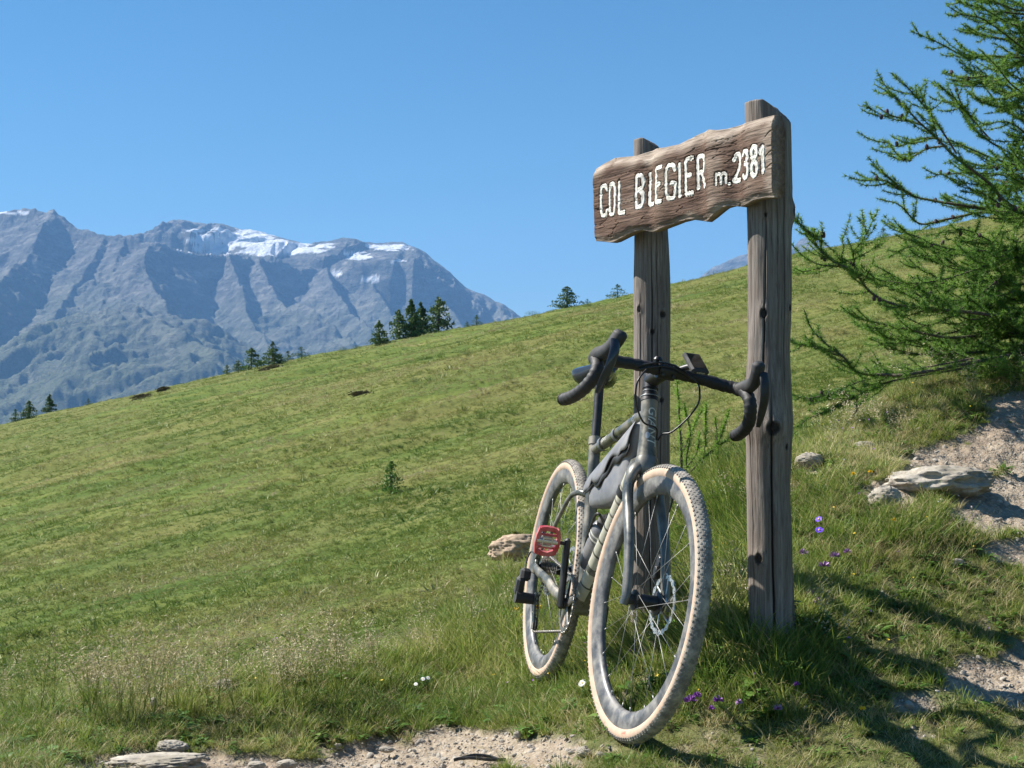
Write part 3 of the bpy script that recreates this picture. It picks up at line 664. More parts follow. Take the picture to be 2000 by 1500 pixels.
# ------------------------------------------------------------------ bicycle
WB, WR, TR = 1.028, .351, .020                    # wheelbase, wheel radius, tyre section
yaw, lean, steer = math.radians(10.9), math.radians(8.9), math.radians(6.1)
Fv = np.array([math.sin(yaw), -math.cos(yaw), 0.003]); Fv /= np.linalg.norm(Fv)
Lv = np.cross([0, 0, 1.], Fv); Lv /= np.linalg.norm(Lv); Uv = np.cross(Fv, Lv)
BM = Matrix(np.array([Fv, Lv, Uv]).T.tolist()) 
BM = Matrix.Rotation(-lean, 3, Vector(Fv)) @ BM
bike = empty('bicycle', (.278, 3.814, 0.0)); bike.rotation_euler = BM.to_euler()
tag(bike, 'dusty dark gravel bicycle with drop handlebars and tan tyres leaning on the right post', 'bicycle')
SA = math.radians(71.5); HUB = np.array([0, 0, WR]); PIV = HUB - .045 * np.array([math.sin(SA), 0, math.cos(SA)])
SR = np.array(Matrix.Rotation(steer, 3, Vector((-math.cos(SA), 0, math.sin(SA)))))
def ST(v): return (np.asarray(v) - PIV) @ SR.T + PIV
BB = np.array([-WB + .4234, 0, WR - .075]); HT = BB + [.39, 0, .59]; HAX = np.array([-math.cos(SA), 0, math.sin(SA)]); HB = HT - .16 * HAX
SAX = np.array([-math.cos(math.radians(73.5)), 0, math.sin(math.radians(73.5))]); AX = np.array([-WB, 0, WR])
DUST = (.42, .37, .30)
M_OL = simple('frame_paint', (.075, .080, .066), .25, .2, .3, 40, 0, DUST, .6)
M_OLD = simple('frame_paint_dusty', (.11, .105, .08), .5, .1, .3, 40, 0, DUST, .75)
M_FORK = simple('fork_paint', (.075, .085, .084), .22, .3, .2, 30, 0, DUST, .5)
M_BLK = simple('black_metal', (.018, .019, .022), .32, .3, .3, 50, 0, (.2, .18, .15), .15)
M_RUB = simple('black_rubber', (.020, .021, .023), .55, 0, .3, 90, .1, (.12, .11, .10), .2)
M_TAPE = simple('bar_tape', (.014, .014, .015), .6, 0, .3, 150, .3)
M_TAN = simple('tan_sidewall', (.50, .355, .255), .8, 0, .18, 40, .1, (.44, .37, .30), .75)
M_TRD = simple('dusty_tread', (.17, .158, .14), .92, 0, .35, 120, .2, (.44, .40, .34), .9)
M_RIM = simple('dusty_rim', (.075, .076, .078), .36, .1, .35, 70, 0, (.27, .26, .235), .8)
M_STL = simple('steel', (.55, .55, .52), .4, .85, .1, 80)
M_SPK = simple('spoke_steel', (.30, .30, .29), .5, .7, .1, 80)
M_CAS = simple('cassette_steel', (.32, .30, .27), .35, 1.0, .4, 100, 0, (.2, .16, .12), .5)
M_RED = simple('red_anodised', (.42, .045, .055), .38, .15, .15, 60, 0, (.5, .3, .28), .45)
M_BAG = simple('bag_fabric', (.135, .138, .150), .42, 0, .2, 20, .15, (.34, .33, .32), .45)
M_CREAM = simple('cream_decal', (.38, .37, .29), .45, 0, .15, 40, 0, (.42, .38, .30), .4)
M_WHT = simple('grey_print', (.60, .59, .52), .5, 0, .05, 60)
M_REDP = simple('red_print', (.62, .14, .10), .6, 0, .1, 60)
M_SAD = simple('saddle_cover', (.030, .034, .045), .12, 0, .1, 60, 0, None)
M_BOT = simple('smoky_bottle', (.055, .06, .075), .25, 0, .3, 30, 0, (.4, .38, .35), .5)
M_GLS = simple('screen_glass', (.006, .008, .008), .06, 0, .1, 60)

def wheel(center, R, name='wheel', disc=True, cas=False, flip=0.0):
    wparent = empty(name, tuple(center), bike)
    Rm = np.eye(3) if R is None else R
    X = lambda v: np.asarray(v) @ Rm.T
    Rc = WR - TR
    # tyre casing
    prof = [(Rc + TR * math.cos(t), TR * math.sin(t)) for t in np.linspace(-2.5, 2.5, 21)]
    b = MB().lathe(prof, 128); b.build('tyre', M_TAN, wparent, X)
    prof = [(Rc + (TR + .0006) * math.cos(t), (TR + .0006) * math.sin(t)) for t in np.linspace(-1.12, 1.12, 13)]
    tb = MB().lathe([(r, h) for r, h in prof], 128)
    # tread knobs: small blocks in rows
    tread = MB(); nk = 146
    for k in range(nk):
        for j, (t0, off, sz, tall) in enumerate([(-1.05, .5, .0052, .0030), (-.72, 0, .0048, .0022), (-.40, .5, .0046, .0019), (-.12, 0, .0044, .0017), (.12, .5, .0044, .0017), (.40, 0, .0046, .0019), (.72, .5, .0048, .0022), (1.05, 0, .0052, .0030)]):
            th = 2 * math.pi * (k + off) / nk; r = Rc + TR * math.cos(t0); 
            er = np.array([math.cos(th), 0, math.sin(th)]); ec = np.array([-math.sin(th), 0, math.cos(th)]); ea = np.array([0, 1., 0])
            n = er * math.cos(t0) + ea * math.sin(t0); tt = -er * math.sin(t0) + ea * math.cos(t0)
            c = er * Rc + n * TR
            hx, hy = sz * .44 * (1.25 if j % 2 else 1), sz * .56; tall = tall * .8
            v = [c + ec * a * hx * q + tt * b_ * hy * q + n * h for h, q in ((-.0005, 1), (tall, .72)) for a, b_ in ((-1, -1), (1, -1), (1, 1), (-1, 1))]
            tread.add(v, [(4, 5, 6, 7), (0, 1, 5, 4), (1, 2, 6, 5), (2, 3, 7, 6), (3, 0, 4, 7)])
    tb.v += tread.v; tb.f += [tuple(i + tb.n for i in q) for q in tread.f]; tb.n += tread.n
    o = tb.build('tread', M_TRD, wparent, X, angle=30); tag(o, kind='stuff')
    # deep rim
    prof = [(Rc - .012, .0155), (Rc - .024, .0160), (Rc - .038, .0145), (Rc - .050, .0100), (Rc - .0565, .0050), (Rc - .058, 0), (Rc - .0565, -.0050), (Rc - .050, -.0100), (Rc - .038, -.0145), (Rc - .024, -.0160), (Rc - .012, -.0155)]
    MB().lathe(prof, 128).build('rim', M_RIM, wparent, X, angle=60)
    # hub
    hp = [(.006, .058), (.011, .057), (.012, .045), (.030, .034), (.031, .029), (.020, .026), (.0175, .0), (.0175, -.02), (.025, -.028), (.026, -.033), (.013, -.036), (.012, -.05), (.006, -.054)]
    MB().lathe(hp, 28).build('hub', M_BLK, wparent, X, angle=30)
    # spokes (24, crossed), with nipples
    for k in range(24):
        a = 2 * math.pi * (k + .5) / 24; sd_ = 1 if k % 2 else -1; cr = 1.15 * (1 if (k // 2) % 2 else -1)
        hr, hy = (.028, .0315) if sd_ > 0 else (.024, -.030)
        p0 = np.array([hr * math.cos(a + cr), hy, hr * math.sin(a + cr)]); p1 = np.array([(Rc - .055) * math.cos(a), sd_ * .003, (Rc - .055) * math.sin(a)])
        d = (p1 - p0) / np.linalg.norm(p1 - p0)
        b = MB().tube([p0, p1], [.00075, .00075], 5); b.tube([p1 - d * .013, p1], [.0019, .0019], 6)
        b.build('spoke', M_SPK, wparent, X, fixn=False)
    # valve
    b = MB(); b.tube([(Rc - .055, 0, .0), (Rc - .085, 0, .0), (Rc - .095, 0, 0)], [.003, .003, .0018], 8); Ra = np.array(Matrix.Rotation(math.radians(-78 + flip), 3, 'Y'))
    b.build('valve', M_BLK, wparent, lambda v: X(v @ Ra.T))
    if disc:
        b = MB(); n = 120; ro, ri, yy_ = .080, .066, (.047 if not cas else .050)
        V = []; f = []
        for k in range(n):
            a = 2 * math.pi * k / n; o_ = ro - .0025 * (1 + math.sin(a * 18)) ; i_ = ri + .002 * math.sin(a * 18)
            for r, h in ((o_, .001), (i_, .001), (i_, -.001), (o_, -.001)): V.append((r * math.cos(a), yy_ + h, r * math.sin(a)))
        for k in range(n):
            j = (k + 1) % n
            hole = (k % 4 == 1)
            for q in range(4):
                f.append((k * 4 + q, k * 4 + (q + 1) % 4, j * 4 + (q + 1) % 4, j * 4 + q))
        b.add(V, f)
        for k in range(6):
            a = k * math.pi / 3; b.tube([(.022 * math.cos(a), yy_, .022 * math.sin(a)), (.046 * math.cos(a + .3), yy_, .046 * math.sin(a + .3)), (ri * math.cos(a + .42), yy_, ri * math.sin(a + .42))], [.004, .0032, .0032], 6, ratio=.35, up=(math.sin(a), 0, -math.cos(a)))
        b.lathe([(.024, yy_ - .002), (.024, yy_ + .002), (.012, yy_ + .002), (.012, yy_ - .002)], 24, closed=True)
        b.build('disc_rotor', M_STL, wparent, X)
        hb = MB()
        for k in range(36):
            a = 2 * math.pi * k / 36 + .05; r = .0725 + (.0022 if k % 2 else -.0022)
            for sgn in (-1, 1): hb.lathe([(.0018, yy_ + sgn * .0013), (.0001, yy_ + sgn * .0013)], 7, c=(r * math.cos(a), 0, r * math.sin(a)))
        tag(hb.build('rotor_holes', M_BLK, wparent, X), kind='stuff')
    if cas:
        for k, rr_ in enumerate([.022, .026, .031, .037, .043, .050, .058, .067, .077, .088]):
            y0 = -.047 + k * .0036; nt_ = int(rr_ * 2 * math.pi / .0127); b = MB(); V = []; f = []; n = nt_ * 4
            for q in range(n):
                a = 2 * math.pi * q / n; r = rr_ + (.0028 if q % 4 in (0, 1) else -.0022)
                V += [(r * math.cos(a), y0 + .0009, r * math.sin(a)), (r * math.cos(a), y0 - .0009, r * math.sin(a)), ((rr_ - .010) * math.cos(a), y0 - .0009, (rr_ - .010) * math.sin(a)), ((rr_ - .010) * math.cos(a), y0 + .0009, (rr_ - .010) * math.sin(a))]
            for q in range(n):
                j = (q + 1) % n
                for e in range(4): f.append((q * 4 + e, q * 4 + (e + 1) % 4, j * 4 + (e + 1) % 4, j * 4 + e))
            b.add(V, f).build('sprocket', M_CAS, wparent, X, smooth=False)
    return wparent
FH = ST(HUB[None])[0]
fw = wheel(FH, SR, cas=False); rw = wheel(AX, None, cas=True, flip=60)
# red sidewall print on the front tyre
def word(name, text, size, mat, parent, fn, shear=0.0, extrude=.0002):
    cu = bpy.data.curves.new(name, 'FONT'); cu.body = text; cu.size = size; cu.shear = shear; cu.align_x = 'CENTER'; cu.align_y = 'CENTER'; cu.resolution_u = 3
    t = bpy.data.objects.new(name, cu); COL.objects.link(t); bpy.context.view_layer.update()
    me = bpy.data.meshes.new_from_object(t.evaluated_get(bpy.context.evaluated_depsgraph_get())); bpy.data.objects.remove(t)
    import bmesh
    bm = bmesh.new(); bm.from_mesh(me)
    bmesh.ops.triangulate(bm, faces=bm.faces); bmesh.ops.subdivide_edges(bm, edges=[e for e in bm.edges if e.calc_length() > size * .12], cuts=2); bm.to_mesh(me); bm.free()
    co = np.zeros(len(me.vertices) * 3); me.vertices.foreach_get('co', co); co = co.reshape(-1, 3)
    me.vertices.foreach_set('co', np.asarray(fn(co)).astype(np.float32).ravel()); me.materials.append(mat); me.update()
    o = bpy.data.objects.new(name, me); COL.objects.link(o); o.parent = parent; return o
def on_tyre(a0):
    def fn(co):
        r = WR - TR - .0035 + co[:, 1]; th = math.radians(a0) + co[:, 0] / WR
        tr_ = (r - (WR - TR)) / TR; hh = np.sqrt(np.clip(1 - tr_**2, .01, 1)) * (TR + .0008)
        return np.stack([r * np.cos(th), -hh, r * np.sin(th)], 1) @ SR.T
    return fn
word('tyre_lettering', 'Terreno', .012, M_REDP, fw, on_tyre(-86), .2) if False else word('tyre_lettering', 'Fred', .014, M_REDP, fw, on_tyre(-80), .3)

# --- frame
def lerp(a, b, t): return np.asarray(a) + (np.asarray(b) - np.asarray(a)) * t
ST_TOP = BB + SAX * .505
fr = MB()
fr.tube([HB - HAX * .002, HB + HAX * .02, HB + HAX * .06, HT - HAX * .03, HT], [.0285, .0275, .0245, .0235, .0245], 28, ratio=.92, up=(1, 0, 0))
dt0, dt1 = HB + HAX * .030 + [-.012, 0, 0], BB + [.006, 0, .012]
fr.tube([dt0 + [.015, 0, .01], lerp(dt0, dt1, .1), lerp(dt0, dt1, .5), lerp(dt0, dt1, .9), dt1], [.023, .026, .027, .029, .030], 24, ratio=[.9, .95, 1, 1.1, 1.25], up=(1, 0, 1))
tt0, tt1 = HT - HAX * .035 + [-.005, 0, 0], ST_TOP - SAX * .028
fr.tube([tt0 + [.015, 0, .0], lerp(tt0, tt1, .12), lerp(tt0, tt1, .5), lerp(tt0, tt1, .95), tt1], [.017, .019, .0165, .0145, .015], 22, ratio=[1.1, 1.15, 1.1, 1, 1], up=(.3, 0, 1))
fr.tube([BB, BB + SAX * .12, BB + SAX * .38, ST_TOP], [.020, .0175, .0172, .018], 22)
fr.tube([BB + [0, -.040, 0], BB + [0, .040, 0]], [.027, .027], 28)
fr.tube([ST_TOP - SAX * .012, ST_TOP + SAX * .012], [.0205, .0205], 20)
for s_ in (-1, 1):
    cs = spline([BB + [-.005, s_ * .026, -.002], BB + [-.06, s_ * .036, .004], BB + [-.16, s_ * .048, .018], BB + [-.27, s_ * .056, .045], AX + [.05, s_ * .066, -.012], AX + [.012, s_ * .068, .0]], 5)
    fr.tube(cs, np.interp(np.linspace(0, 1, len(cs)), [0, .2, .7, 1], [.021, .019, .016, .012]), 14, ratio=.60, up=(0, 0, 1))
    ss = spline([BB + SAX * .335 + [-.008, s_ * .010, 0], BB + SAX * .338 + [-.045, s_ * .030, .0], BB + SAX * .325 + [-.10, s_ * .046, -.015], lerp(BB + SAX * .325, AX, .6) + [-.02, s_ * .058, .01], AX + [.015, s_ * .066, .035], AX + [0, s_ * .068, .0]], 5)
    fr.tube(ss, np.interp(np.linspace(0, 1, len(ss)), [0, .3, 1], [.010, .0085, .0075]), 12, ratio=.75, up=(0, 0, 1))
    fr.box(AX + [.004, s_ * .068, -.002], (.038, .007, .046), bev=.003)
fr.build('frame', M_OL, bike)
# pale painted panels on the down tube and chainstay dust
dc = MB()
def band(t0, t1, a0, a1, tw=0, off=.0008, n=10):
    V = []; f = []; A = np.linspace(a0, a1, 9); dr = (dt1 - dt0) / np.linalg.norm(dt1 - dt0); u = np.array([1., 0, 1]); u = u - (u @ dr) * dr; u /= np.linalg.norm(u); bb_ = np.cross(dr, u)
    for i, t in enumerate(np.linspace(t0, t1, n)):
        r = np.interp(t, [0, .1, .5, .9, 1], [.0245, .026, .027, .029, .030]); rt = np.interp(t, [0, .1, .5, .9, 1], [.92, .95, 1, 1.1, 1.25])
        for a in A:
            a_ = a + tw * (t - t0); V.append(lerp(dt0, dt1, t) + (r + off) * (math.cos(a_) * u + math.sin(a_) * bb_ * rt))
    for i in range(n - 1):
        for k in range(8): f.append((i * 9 + k, i * 9 + k + 1, (i + 1) * 9 + k + 1, (i + 1) * 9 + k))
    dc.add(V, f)
for q in range(7): band(.16 + q * .085, .16 + q * .085 + .074, 0.15, 2.6, 2.2)
for q in range(2): band(.78 + q * .09, .86 + q * .09, .2, 2.4, 1.2)
dc.build('decal', M_CREAM, bike)
hs = MB(); hs.tube([HT, HT + HAX * .012], [.0245, .023], 28); hs.tube([HT + HAX * .013, HT + HAX * .019], [.0215, .0205], 28); hs.tube([HT + HAX * .020, HT + HAX * .028], [.019, .019], 28); hs.tube([HT + HAX * .029, HT + HAX * .037], [.019, .019], 28)
hs.build('headset', M_BLK, bike)
rg = MB(); rg.tube([HT + HAX * .0118, HT + HAX * .0134], [.0250, .0250], 28); rg.tube([HT + HAX * .0282, HT + HAX * .0292], [.0202, .0202], 28)
rg.build('spacer_ring', M_STL, bike)
def on_head(co):
    fwd = np.array([math.sin(SA), 0, math.cos(SA)]); th = co[:, 1] / .0245 + .10     # letter tops turn to the bike's left
    s_ = -co[:, 0]; r = .0262
    r = np.interp(s_ + .085, [0, .02, .06, .13, .16], [.0290, .0280, .0250, .0240, .0250])
    base = HB + HAX * .085
    return base + np.outer(s_, HAX) + (np.cos(th) * r)[:, None] * fwd + np.outer(np.sin(th) * r * .95, [0, 1., 0])
word('frame_lettering', 'GIANT', .036, M_WHT, bike, on_head, .2)
em = MB(); em.lathe([(.0001, 0), (.007, 0)], 20); 
def on_em(v):
    fwd = np.array([math.sin(SA), 0, math.cos(SA)]); th = v[:, 0] / .0265 - .35; return HB + HAX * .055 + np.outer(v[:, 2] * 1.35, HAX) + (np.cos(th) * .0268)[:, None] * fwd + np.outer(np.sin(th) * .0268 * .95, [0, 1., 0])
em.build('head_badge', M_STL, bike, on_em)
word('frame_lettering', 'GIANT', .019, M_WHT, bike, lambda co: lerp(tt0, tt1, .70) + np.outer(co[:, 0], (tt0 - tt1) / np.linalg.norm(tt0 - tt1)) + np.outer(co[:, 1], [-.5, 0, .86]) - np.outer(.0178 * np.sqrt(np.clip(1 - (co[:, 1] / .019)**2, .1, 1)), [0, 1, 0]), .2)
# fork (steered)
fk = MB(); CR = HB - HAX * .012
fk.tube([HB - HAX * .001, HB - HAX * .014, HB - HAX * .036, HB - HAX * .050], [.0290, .0310, .031, .022], 24, up=(1, 0, 0))
for s_ in (-1, 1):
    lg = spline([CR + [.0, s_ * .010, -.014], CR + [.008, s_ * .028, -.020], CR + [.014, s_ * .040, -.040], CR + [.022, s_ * .045, -.09], lerp(CR, HUB, .6) + [.010, s_ * .050, 0], HUB + [-.004, s_ * .053, .02], HUB + [0, s_ * .057, -.016]], 5)
    fk.tube(lg, np.interp(np.linspace(0, 1, len(lg)), [0, .25, .5, 1], [.021, .020, .0185, .0130]), 16, ratio=np.interp(np.linspace(0, 1, len(lg)), [0, .25, .5, 1], [.85, .74, .74, .85]), up=(1, 0, 0))
fk.build('fork', M_FORK, bike, ST)
ax_ = MB(); ax_.tube([HUB + [0, -.064, 0], HUB + [0, .064, 0]], [.0085, .0085], 16); ax_.tube([HUB + [0, -.052, 0], HUB + [0, -.040, 0]], [.014, .014], 16)
ax_.build('axle', M_BLK, bike, ST)
cp = MB(); cp.box(lerp(HUB, CR, .23) + [-.030, .052, .012], (.034, .024, .058), bev=.006, R=np.array(Matrix.Rotation(.3, 3, 'Y'))); cp.tube(spline([lerp(HUB, CR, .32) + [-.03, .052, .02], lerp(HUB, CR, .5) + [-.03, .056, .0], lerp(HUB, CR, .8) + [-.03, .052, .0]]), .0028, 8)
cp.box(lerp(HUB, CR, .23) + [-.030, .043, -.006], (.022, .012, .036), bev=.004)
cp.build('brake_caliper', M_BLK, bike, ST)
# --- cockpit (steered)
T0 = HT + HAX * .058; BC = np.array([-.140, 0, .948])
st_ = MB(); st_.tube([HT + HAX * .037, HT + HAX * .080], [.0215, .0205], 24); st_.tube(spline([T0 + [-.004, 0, 0], lerp(T0, BC, .35) + [0, 0, .002], lerp(T0, BC, .8), BC], 5), .0185, 20, ratio=1.15, up=(0, 0, 1))
st_.tube([BC + [0, -.024, 0], BC + [0, .024, 0]], [.0225, .0225], 22)
for sx in (-1, 1):
    for sz in (-1, 1): st_.tube([BC + [.020, sx * .015, sz * .013], BC + [.027, sx * .015, sz * .013]], [.0045, .0045], 8)
st_.build('stem', M_BLK, bike, ST)
hb_ = MB(); BARP = {}
for s_ in (-1, 1):
    c = BC
    pts = [c, c + [0, s_ * .05, 0], c + [-.002, s_ * .10, .000], c + [-.004, s_ * .165, -.004], c + [.010, s_ * .200, -.006], c + [.045, s_ * .212, -.014], c + [.076, s_ * .216, -.036], c + [.080, s_ * .222, -.062], c + [.062, s_ * .232, -.090], c + [.025, s_ * .240, -.110], c + [-.015, s_ * .246, -.121], c + [-.045, s_ * .250, -.125]]
    sp = spline(pts, 6); BARP[s_] = sp
    rad = np.interp(np.arange(len(sp)), [0, 8, 12, 15, len(sp) - 3, len(sp) - 1], [.0160, .0160, .0155, .0168, .0168, .0150])
    rad = rad + .0011 * np.sin(np.arange(len(sp)) * 2.1)
    hb_.tube(sp, rad, 18)
hb_.build('handlebar', M_TAPE, bike, ST, angle=70)
for s_ in (-1, 1):
    b = MB(); c = BC + [.050, s_ * .212, -.012]
    hp_ = spline([c + [-.038, -s_ * .006, .002], c + [0, 0, .010], c + [.045, -s_ * .004, .018], c + [.072, -s_ * .010, .034], c + [.088, -s_ * .016, .056], c + [.093, -s_ * .019, .072]], 6)
    b.tube(hp_, np.interp(np.linspace(0, 1, len(hp_)), [0, .15, .4, .7, .9, 1], [.0170, .0205, .0200, .0215, .0205, .013]), 20, ratio=np.interp(np.linspace(0, 1, len(hp_)), [0, .3, 1], [1, .80, .82]), up=(0, 0, 1))
    b.build('brake_hood', M_RUB, bike, ST, angle=60)
    b = MB(); l0 = c + [.094, -s_ * .004, .034]
    lv = spline([l0 + [.006, 0, .012], l0 + [.020, s_ * .002, -.020], l0 + [.020, s_ * .008, -.060], l0 + [.004, s_ * .014, -.100], l0 + [-.008, s_ * .017, -.128]], 6)
    b.tube(lv, np.interp(np.linspace(0, 1, len(lv)), [0, .2, .7, 1], [.012, .0135, .011, .006]), 12, ratio=.38, up=(0, 1, 0))
    b.build('brake_lever', M_BLK if s_ > 0 else M_SAD, bike, ST, angle=50)
    b = MB(); e = BARP[s_][-1]; b.lathe([(.0165, 0), (.0165, .004), (.012, .007), (.0001, .0075)], 18, R=np.array(((0, -1, 0), (1, 0, 0), (0, 0, 1.))), c=e); b.build('bar_end_plug', M_RUB, bike, ST)
# computer on its out-front mount
b = MB(); b.tube(spline([BC + [.01, .030, .01], BC + [.03, .046, .020], BC + [.045, .055, .020]], 5), .006, 10, ratio=1.4, up=(0, 1, 0)); b.build('computer_mount', M_BLK, bike, ST)
cc = BC + [.052, .058, .030]; Rc_ = np.array(Matrix.Rotation(math.radians(-8), 3, 'Y') @ Matrix.Rotation(math.radians(-4), 3, 'X'))
Rc_ = np.array(Matrix.Rotation(math.radians(38), 3, 'Y') @ Matrix.Rotation(math.radians(8), 3, 'Z'))
cm = MB().box(cc, (.080, .052, .016), R=Rc_, bev=.005).build('cycling_computer', M_RUB, bike, ST, angle=20)
MB().box(cc + Rc_ @ [0, 0, .0085], (.062, .040, .0012), R=Rc_, bev=.0005).build('screen', M_GLS, cm, ST)
word('computer_lettering', 'wahoo', .009, M_WHT, cm, lambda co: ST(cc + np.stack([co[:, 0] * 0 + .0405, co[:, 0], co[:, 1]], 1) @ Rc_.T), 0)
# round mirror-like bell and cable loops
b = MB(); b.lathe([(.0001, .010), (.008, .009), (.012, .004), (.013, 0), (.0001, 0)], 24, R=np.array(((1, 0, 0), (0, 0, -1), (0, 1, 0.))), c=BC + [.018, -.034, .022]); b.tube([BC + [0, -.034, 0], BC + [.016, -.034, .022]], [.006, .005], 8)
b.build('bell', M_BLK, bike, ST)
PORT = HB + HAX * .055 + [.018, .018, 0]
for pts in ([BC + [-.005, -.05, -.008], BC + [.035, -.070, -.014], BC + [.050, -.092, -.05], BC + [.045, -.084, -.10], BC + [.02, -.045, -.145], PORT + [.012, -.012, .03], PORT],
            [BC + [-.005, .10, -.015], BC + [.030, .092, -.035], BC + [.040, .090, -.07], BC + [.030, .070, -.115], BC + [.012, .042, -.155], PORT + [.010, .010, .018], PORT + [0, .004, 0]],
            [BC + [.012, -.09, -.006], BC + [.024, -.03, .016], BC + [.026, .02, .014], BC + [.020, .08, -.010]],
            [BC + [.014, -.08, -.012], BC + [.030, -.02, .008], BC + [.030, .03, .004], BC + [.018, .09, -.016]]):
    MB().tube(spline(pts, 8), .0026, 8).build('cable', M_BLK, bike, ST, angle=80)
# --- seatpost and saddle
SP = BB + SAX * .688
MB().tube([ST_TOP - SAX * .01, SP], [.0138, .0138], 24, ratio=1.0).build('seatpost', M_BLK, bike)
b = MB(); b.box(SP + [.0, 0, .012], (.050, .040, .026), bev=.005); b.tube([SP + [0, -.026, .020], SP + [0, .026, .020]], [.010, .010], 14); b.build('seat_clamp', M_BLK, bike)
sdl = MB(); SC = SP + [.0, 0, .054]
V = []; f = []; xs = np.linspace(-.135, .150, 26); ns = 20
for x in xs:
    hw = np.interp(x, [-.135, -.12, -.085, -.03, .04, .10, .14, .150], [.030, .062, .074, .052, .028, .021, .016, .006]); zc = np.interp(x, [-.135, -.06, .05, .13, .15], [.012, .004, 0, -.004, -.012]); dp = np.interp(x, [-.135, -.05, 0, .15], [.060, .056, .036, .026])
    for k in range(ns):
        a = 2 * math.pi * k / ns; yy2 = hw * math.copysign(abs(math.cos(a)) ** .8, math.cos(a)); z2 = math.sin(a)
        zz2 = (z2 * .010 if z2 > 0 else z2 * dp) - .018 * (abs(yy2) / .075) ** 2
        V.append((x, yy2, zc + zz2))
for i in range(len(xs) - 1):
    for k in range(ns): f.append((i * ns + k, i * ns + (k + 1) % ns, (i + 1) * ns + (k + 1) % ns, (i + 1) * ns + k))
f.append(tuple(range(ns))); f.append(tuple((len(xs) - 1) * ns + k for k in range(ns)))
sdl.add(np.array(V) @ np.array(Matrix.Rotation(-.10, 3, 'Y')).T + SC, f); sad = sdl.build('saddle', M_SAD, bike, angle=60)
for s_ in (-1, 1): MB().tube(spline([SC + [-.11, s_ * .030, -.018], SC + [-.06, s_ * .022, -.036], SC + [.03, s_ * .022, -.036], SC + [.11, s_ * .010, -.018]], 6), .0038, 8).build('saddle_rail', M_STL, sad)
# --- drivetrain
def crank(s_, up):
    d = np.array([.10 * (1 if up else -1), 0, 1 if up else -1.]); d /= np.linalg.norm(d)
    a0 = BB + [0, s_ * .066, 0]; a1 = BB + [0, s_ * .078, 0] + d * .1725
    b = MB(); b.tube([a0 - d * .016, a0 - d * .008, lerp(a0, a1, .3), lerp(a0, a1, .8), a1 + d * .010, a1 + d * .016], [.010, .0200, .018, .0165, .0160, .009], 16, ratio=[.5, .55, .55, .6, .6, .5], up=(1, 0, 0)); b.tube([BB + [0, s_ * .03, 0], a0 + [0, s_ * .004, 0]], [.016, .016], 16)
    b.build('crank', M_BLK, bike)
    b = MB(); b.tube([a1, a1 + [0, s_ * .062, 0]], [.0065, .006], 12); pc = a1 + [0, s_ * .060, 0]
    tilt = math.radians(-72 if s_ < 0 else 12); R = np.array(Matrix.Rotation(tilt, 3, 'Y'))
    ped = empty('pedal', tuple(pc), bike); ped.scale = (.86, .86, .86)
    cage = MB(); out = [(-.047, -.034), (-.052, -.010), (-.052, .012), (-.044, .036), (-.018, .044), (.018, .044), (.044, .036), (.052, .012), (.052, -.010), (.047, -.034), (.018, -.040), (-.018, -.040)]
    n = len(out); V = []; 
    for k, (x, y) in enumerate(out):
        for sc2, z in ((1, .008), (.72, .0085), (.72, -.0085), (1, -.008)): V.append((x * sc2, y * sc2, z + (.003 if k % 3 == 0 and z > 0 else 0)))
    f = [(k * 4 + e, k * 4 + (e + 1) % 4, ((k + 1) % n) * 4 + (e + 1) % 4, ((k + 1) % n) * 4 + e) for k in range(n) for e in range(4)]
    cage.add(V, f)
    for x in (-.022, .022): cage.box((x, 0, 0), (.007, .064, .013), bev=.002)
    for x in (-.046, -.036, .036, .046):
        for y in (-.030, -.018, .018, .030): cage.tube([(x, y, -.012), (x, y, .012)], [.0018, .0018], 6)
    for x in (-.040, .040):
        for y in (-.024, -.012, 0, .012, .024): cage.box((x, y, .0095), (.016, .003, .004))
    cage.build('pedal_cage', M_RED, ped, lambda v: v @ R.T, angle=25)
    clip = MB(); clip.tube([(0, -.036, 0), (0, .036, 0)], [.010, .010], 14); 
    for z in (-1, 1):
        clip.box((.014, 0, z * .011), (.006, .036, .006), bev=.001); clip.box((-.014, 0, z * .011), (.006, .036, .006), bev=.001); clip.box((0, .016, z * .011), (.030, .005, .005), bev=.001); clip.box((0, -.016, z * .011), (.030, .005, .005), bev=.001)
    clip.build('pedal_clip', M_STL, ped, lambda v: v @ R.T)
    b.build('pedal_axle', M_BLK, ped, lambda v: v - pc)
crank(-1, True); crank(1, False)
b = MB(); n = 160; V = []; f = []
for q in range(n):
    a = 2 * math.pi * q / n; r = .0835 + (.003 if q % 4 in (0, 1) else -.003)
    for rr_, y in ((r, -.046), (r, -.049), (.070, -.049), (.070, -.046)): V.append((rr_ * math.cos(a), y, rr_ * math.sin(a)))
for q in range(n):
    j = (q + 1) % n
    for e in range(4): f.append((q * 4 + e, q * 4 + (e + 1) % 4, j * 4 + (e + 1) % 4, j * 4 + e))
b.add(np.array(V) + BB, f)
for k in range(5):
    a = k * 2 * math.pi / 5 + .3; b.tube([BB + [0, -.050, 0], BB + [.072 * math.cos(a), -.048, .072 * math.sin(a)]], [.016, .009], 10, ratio=.3, up=(math.sin(a), 0, -math.cos(a)))
b.build('chainring', M_CAS, bike)
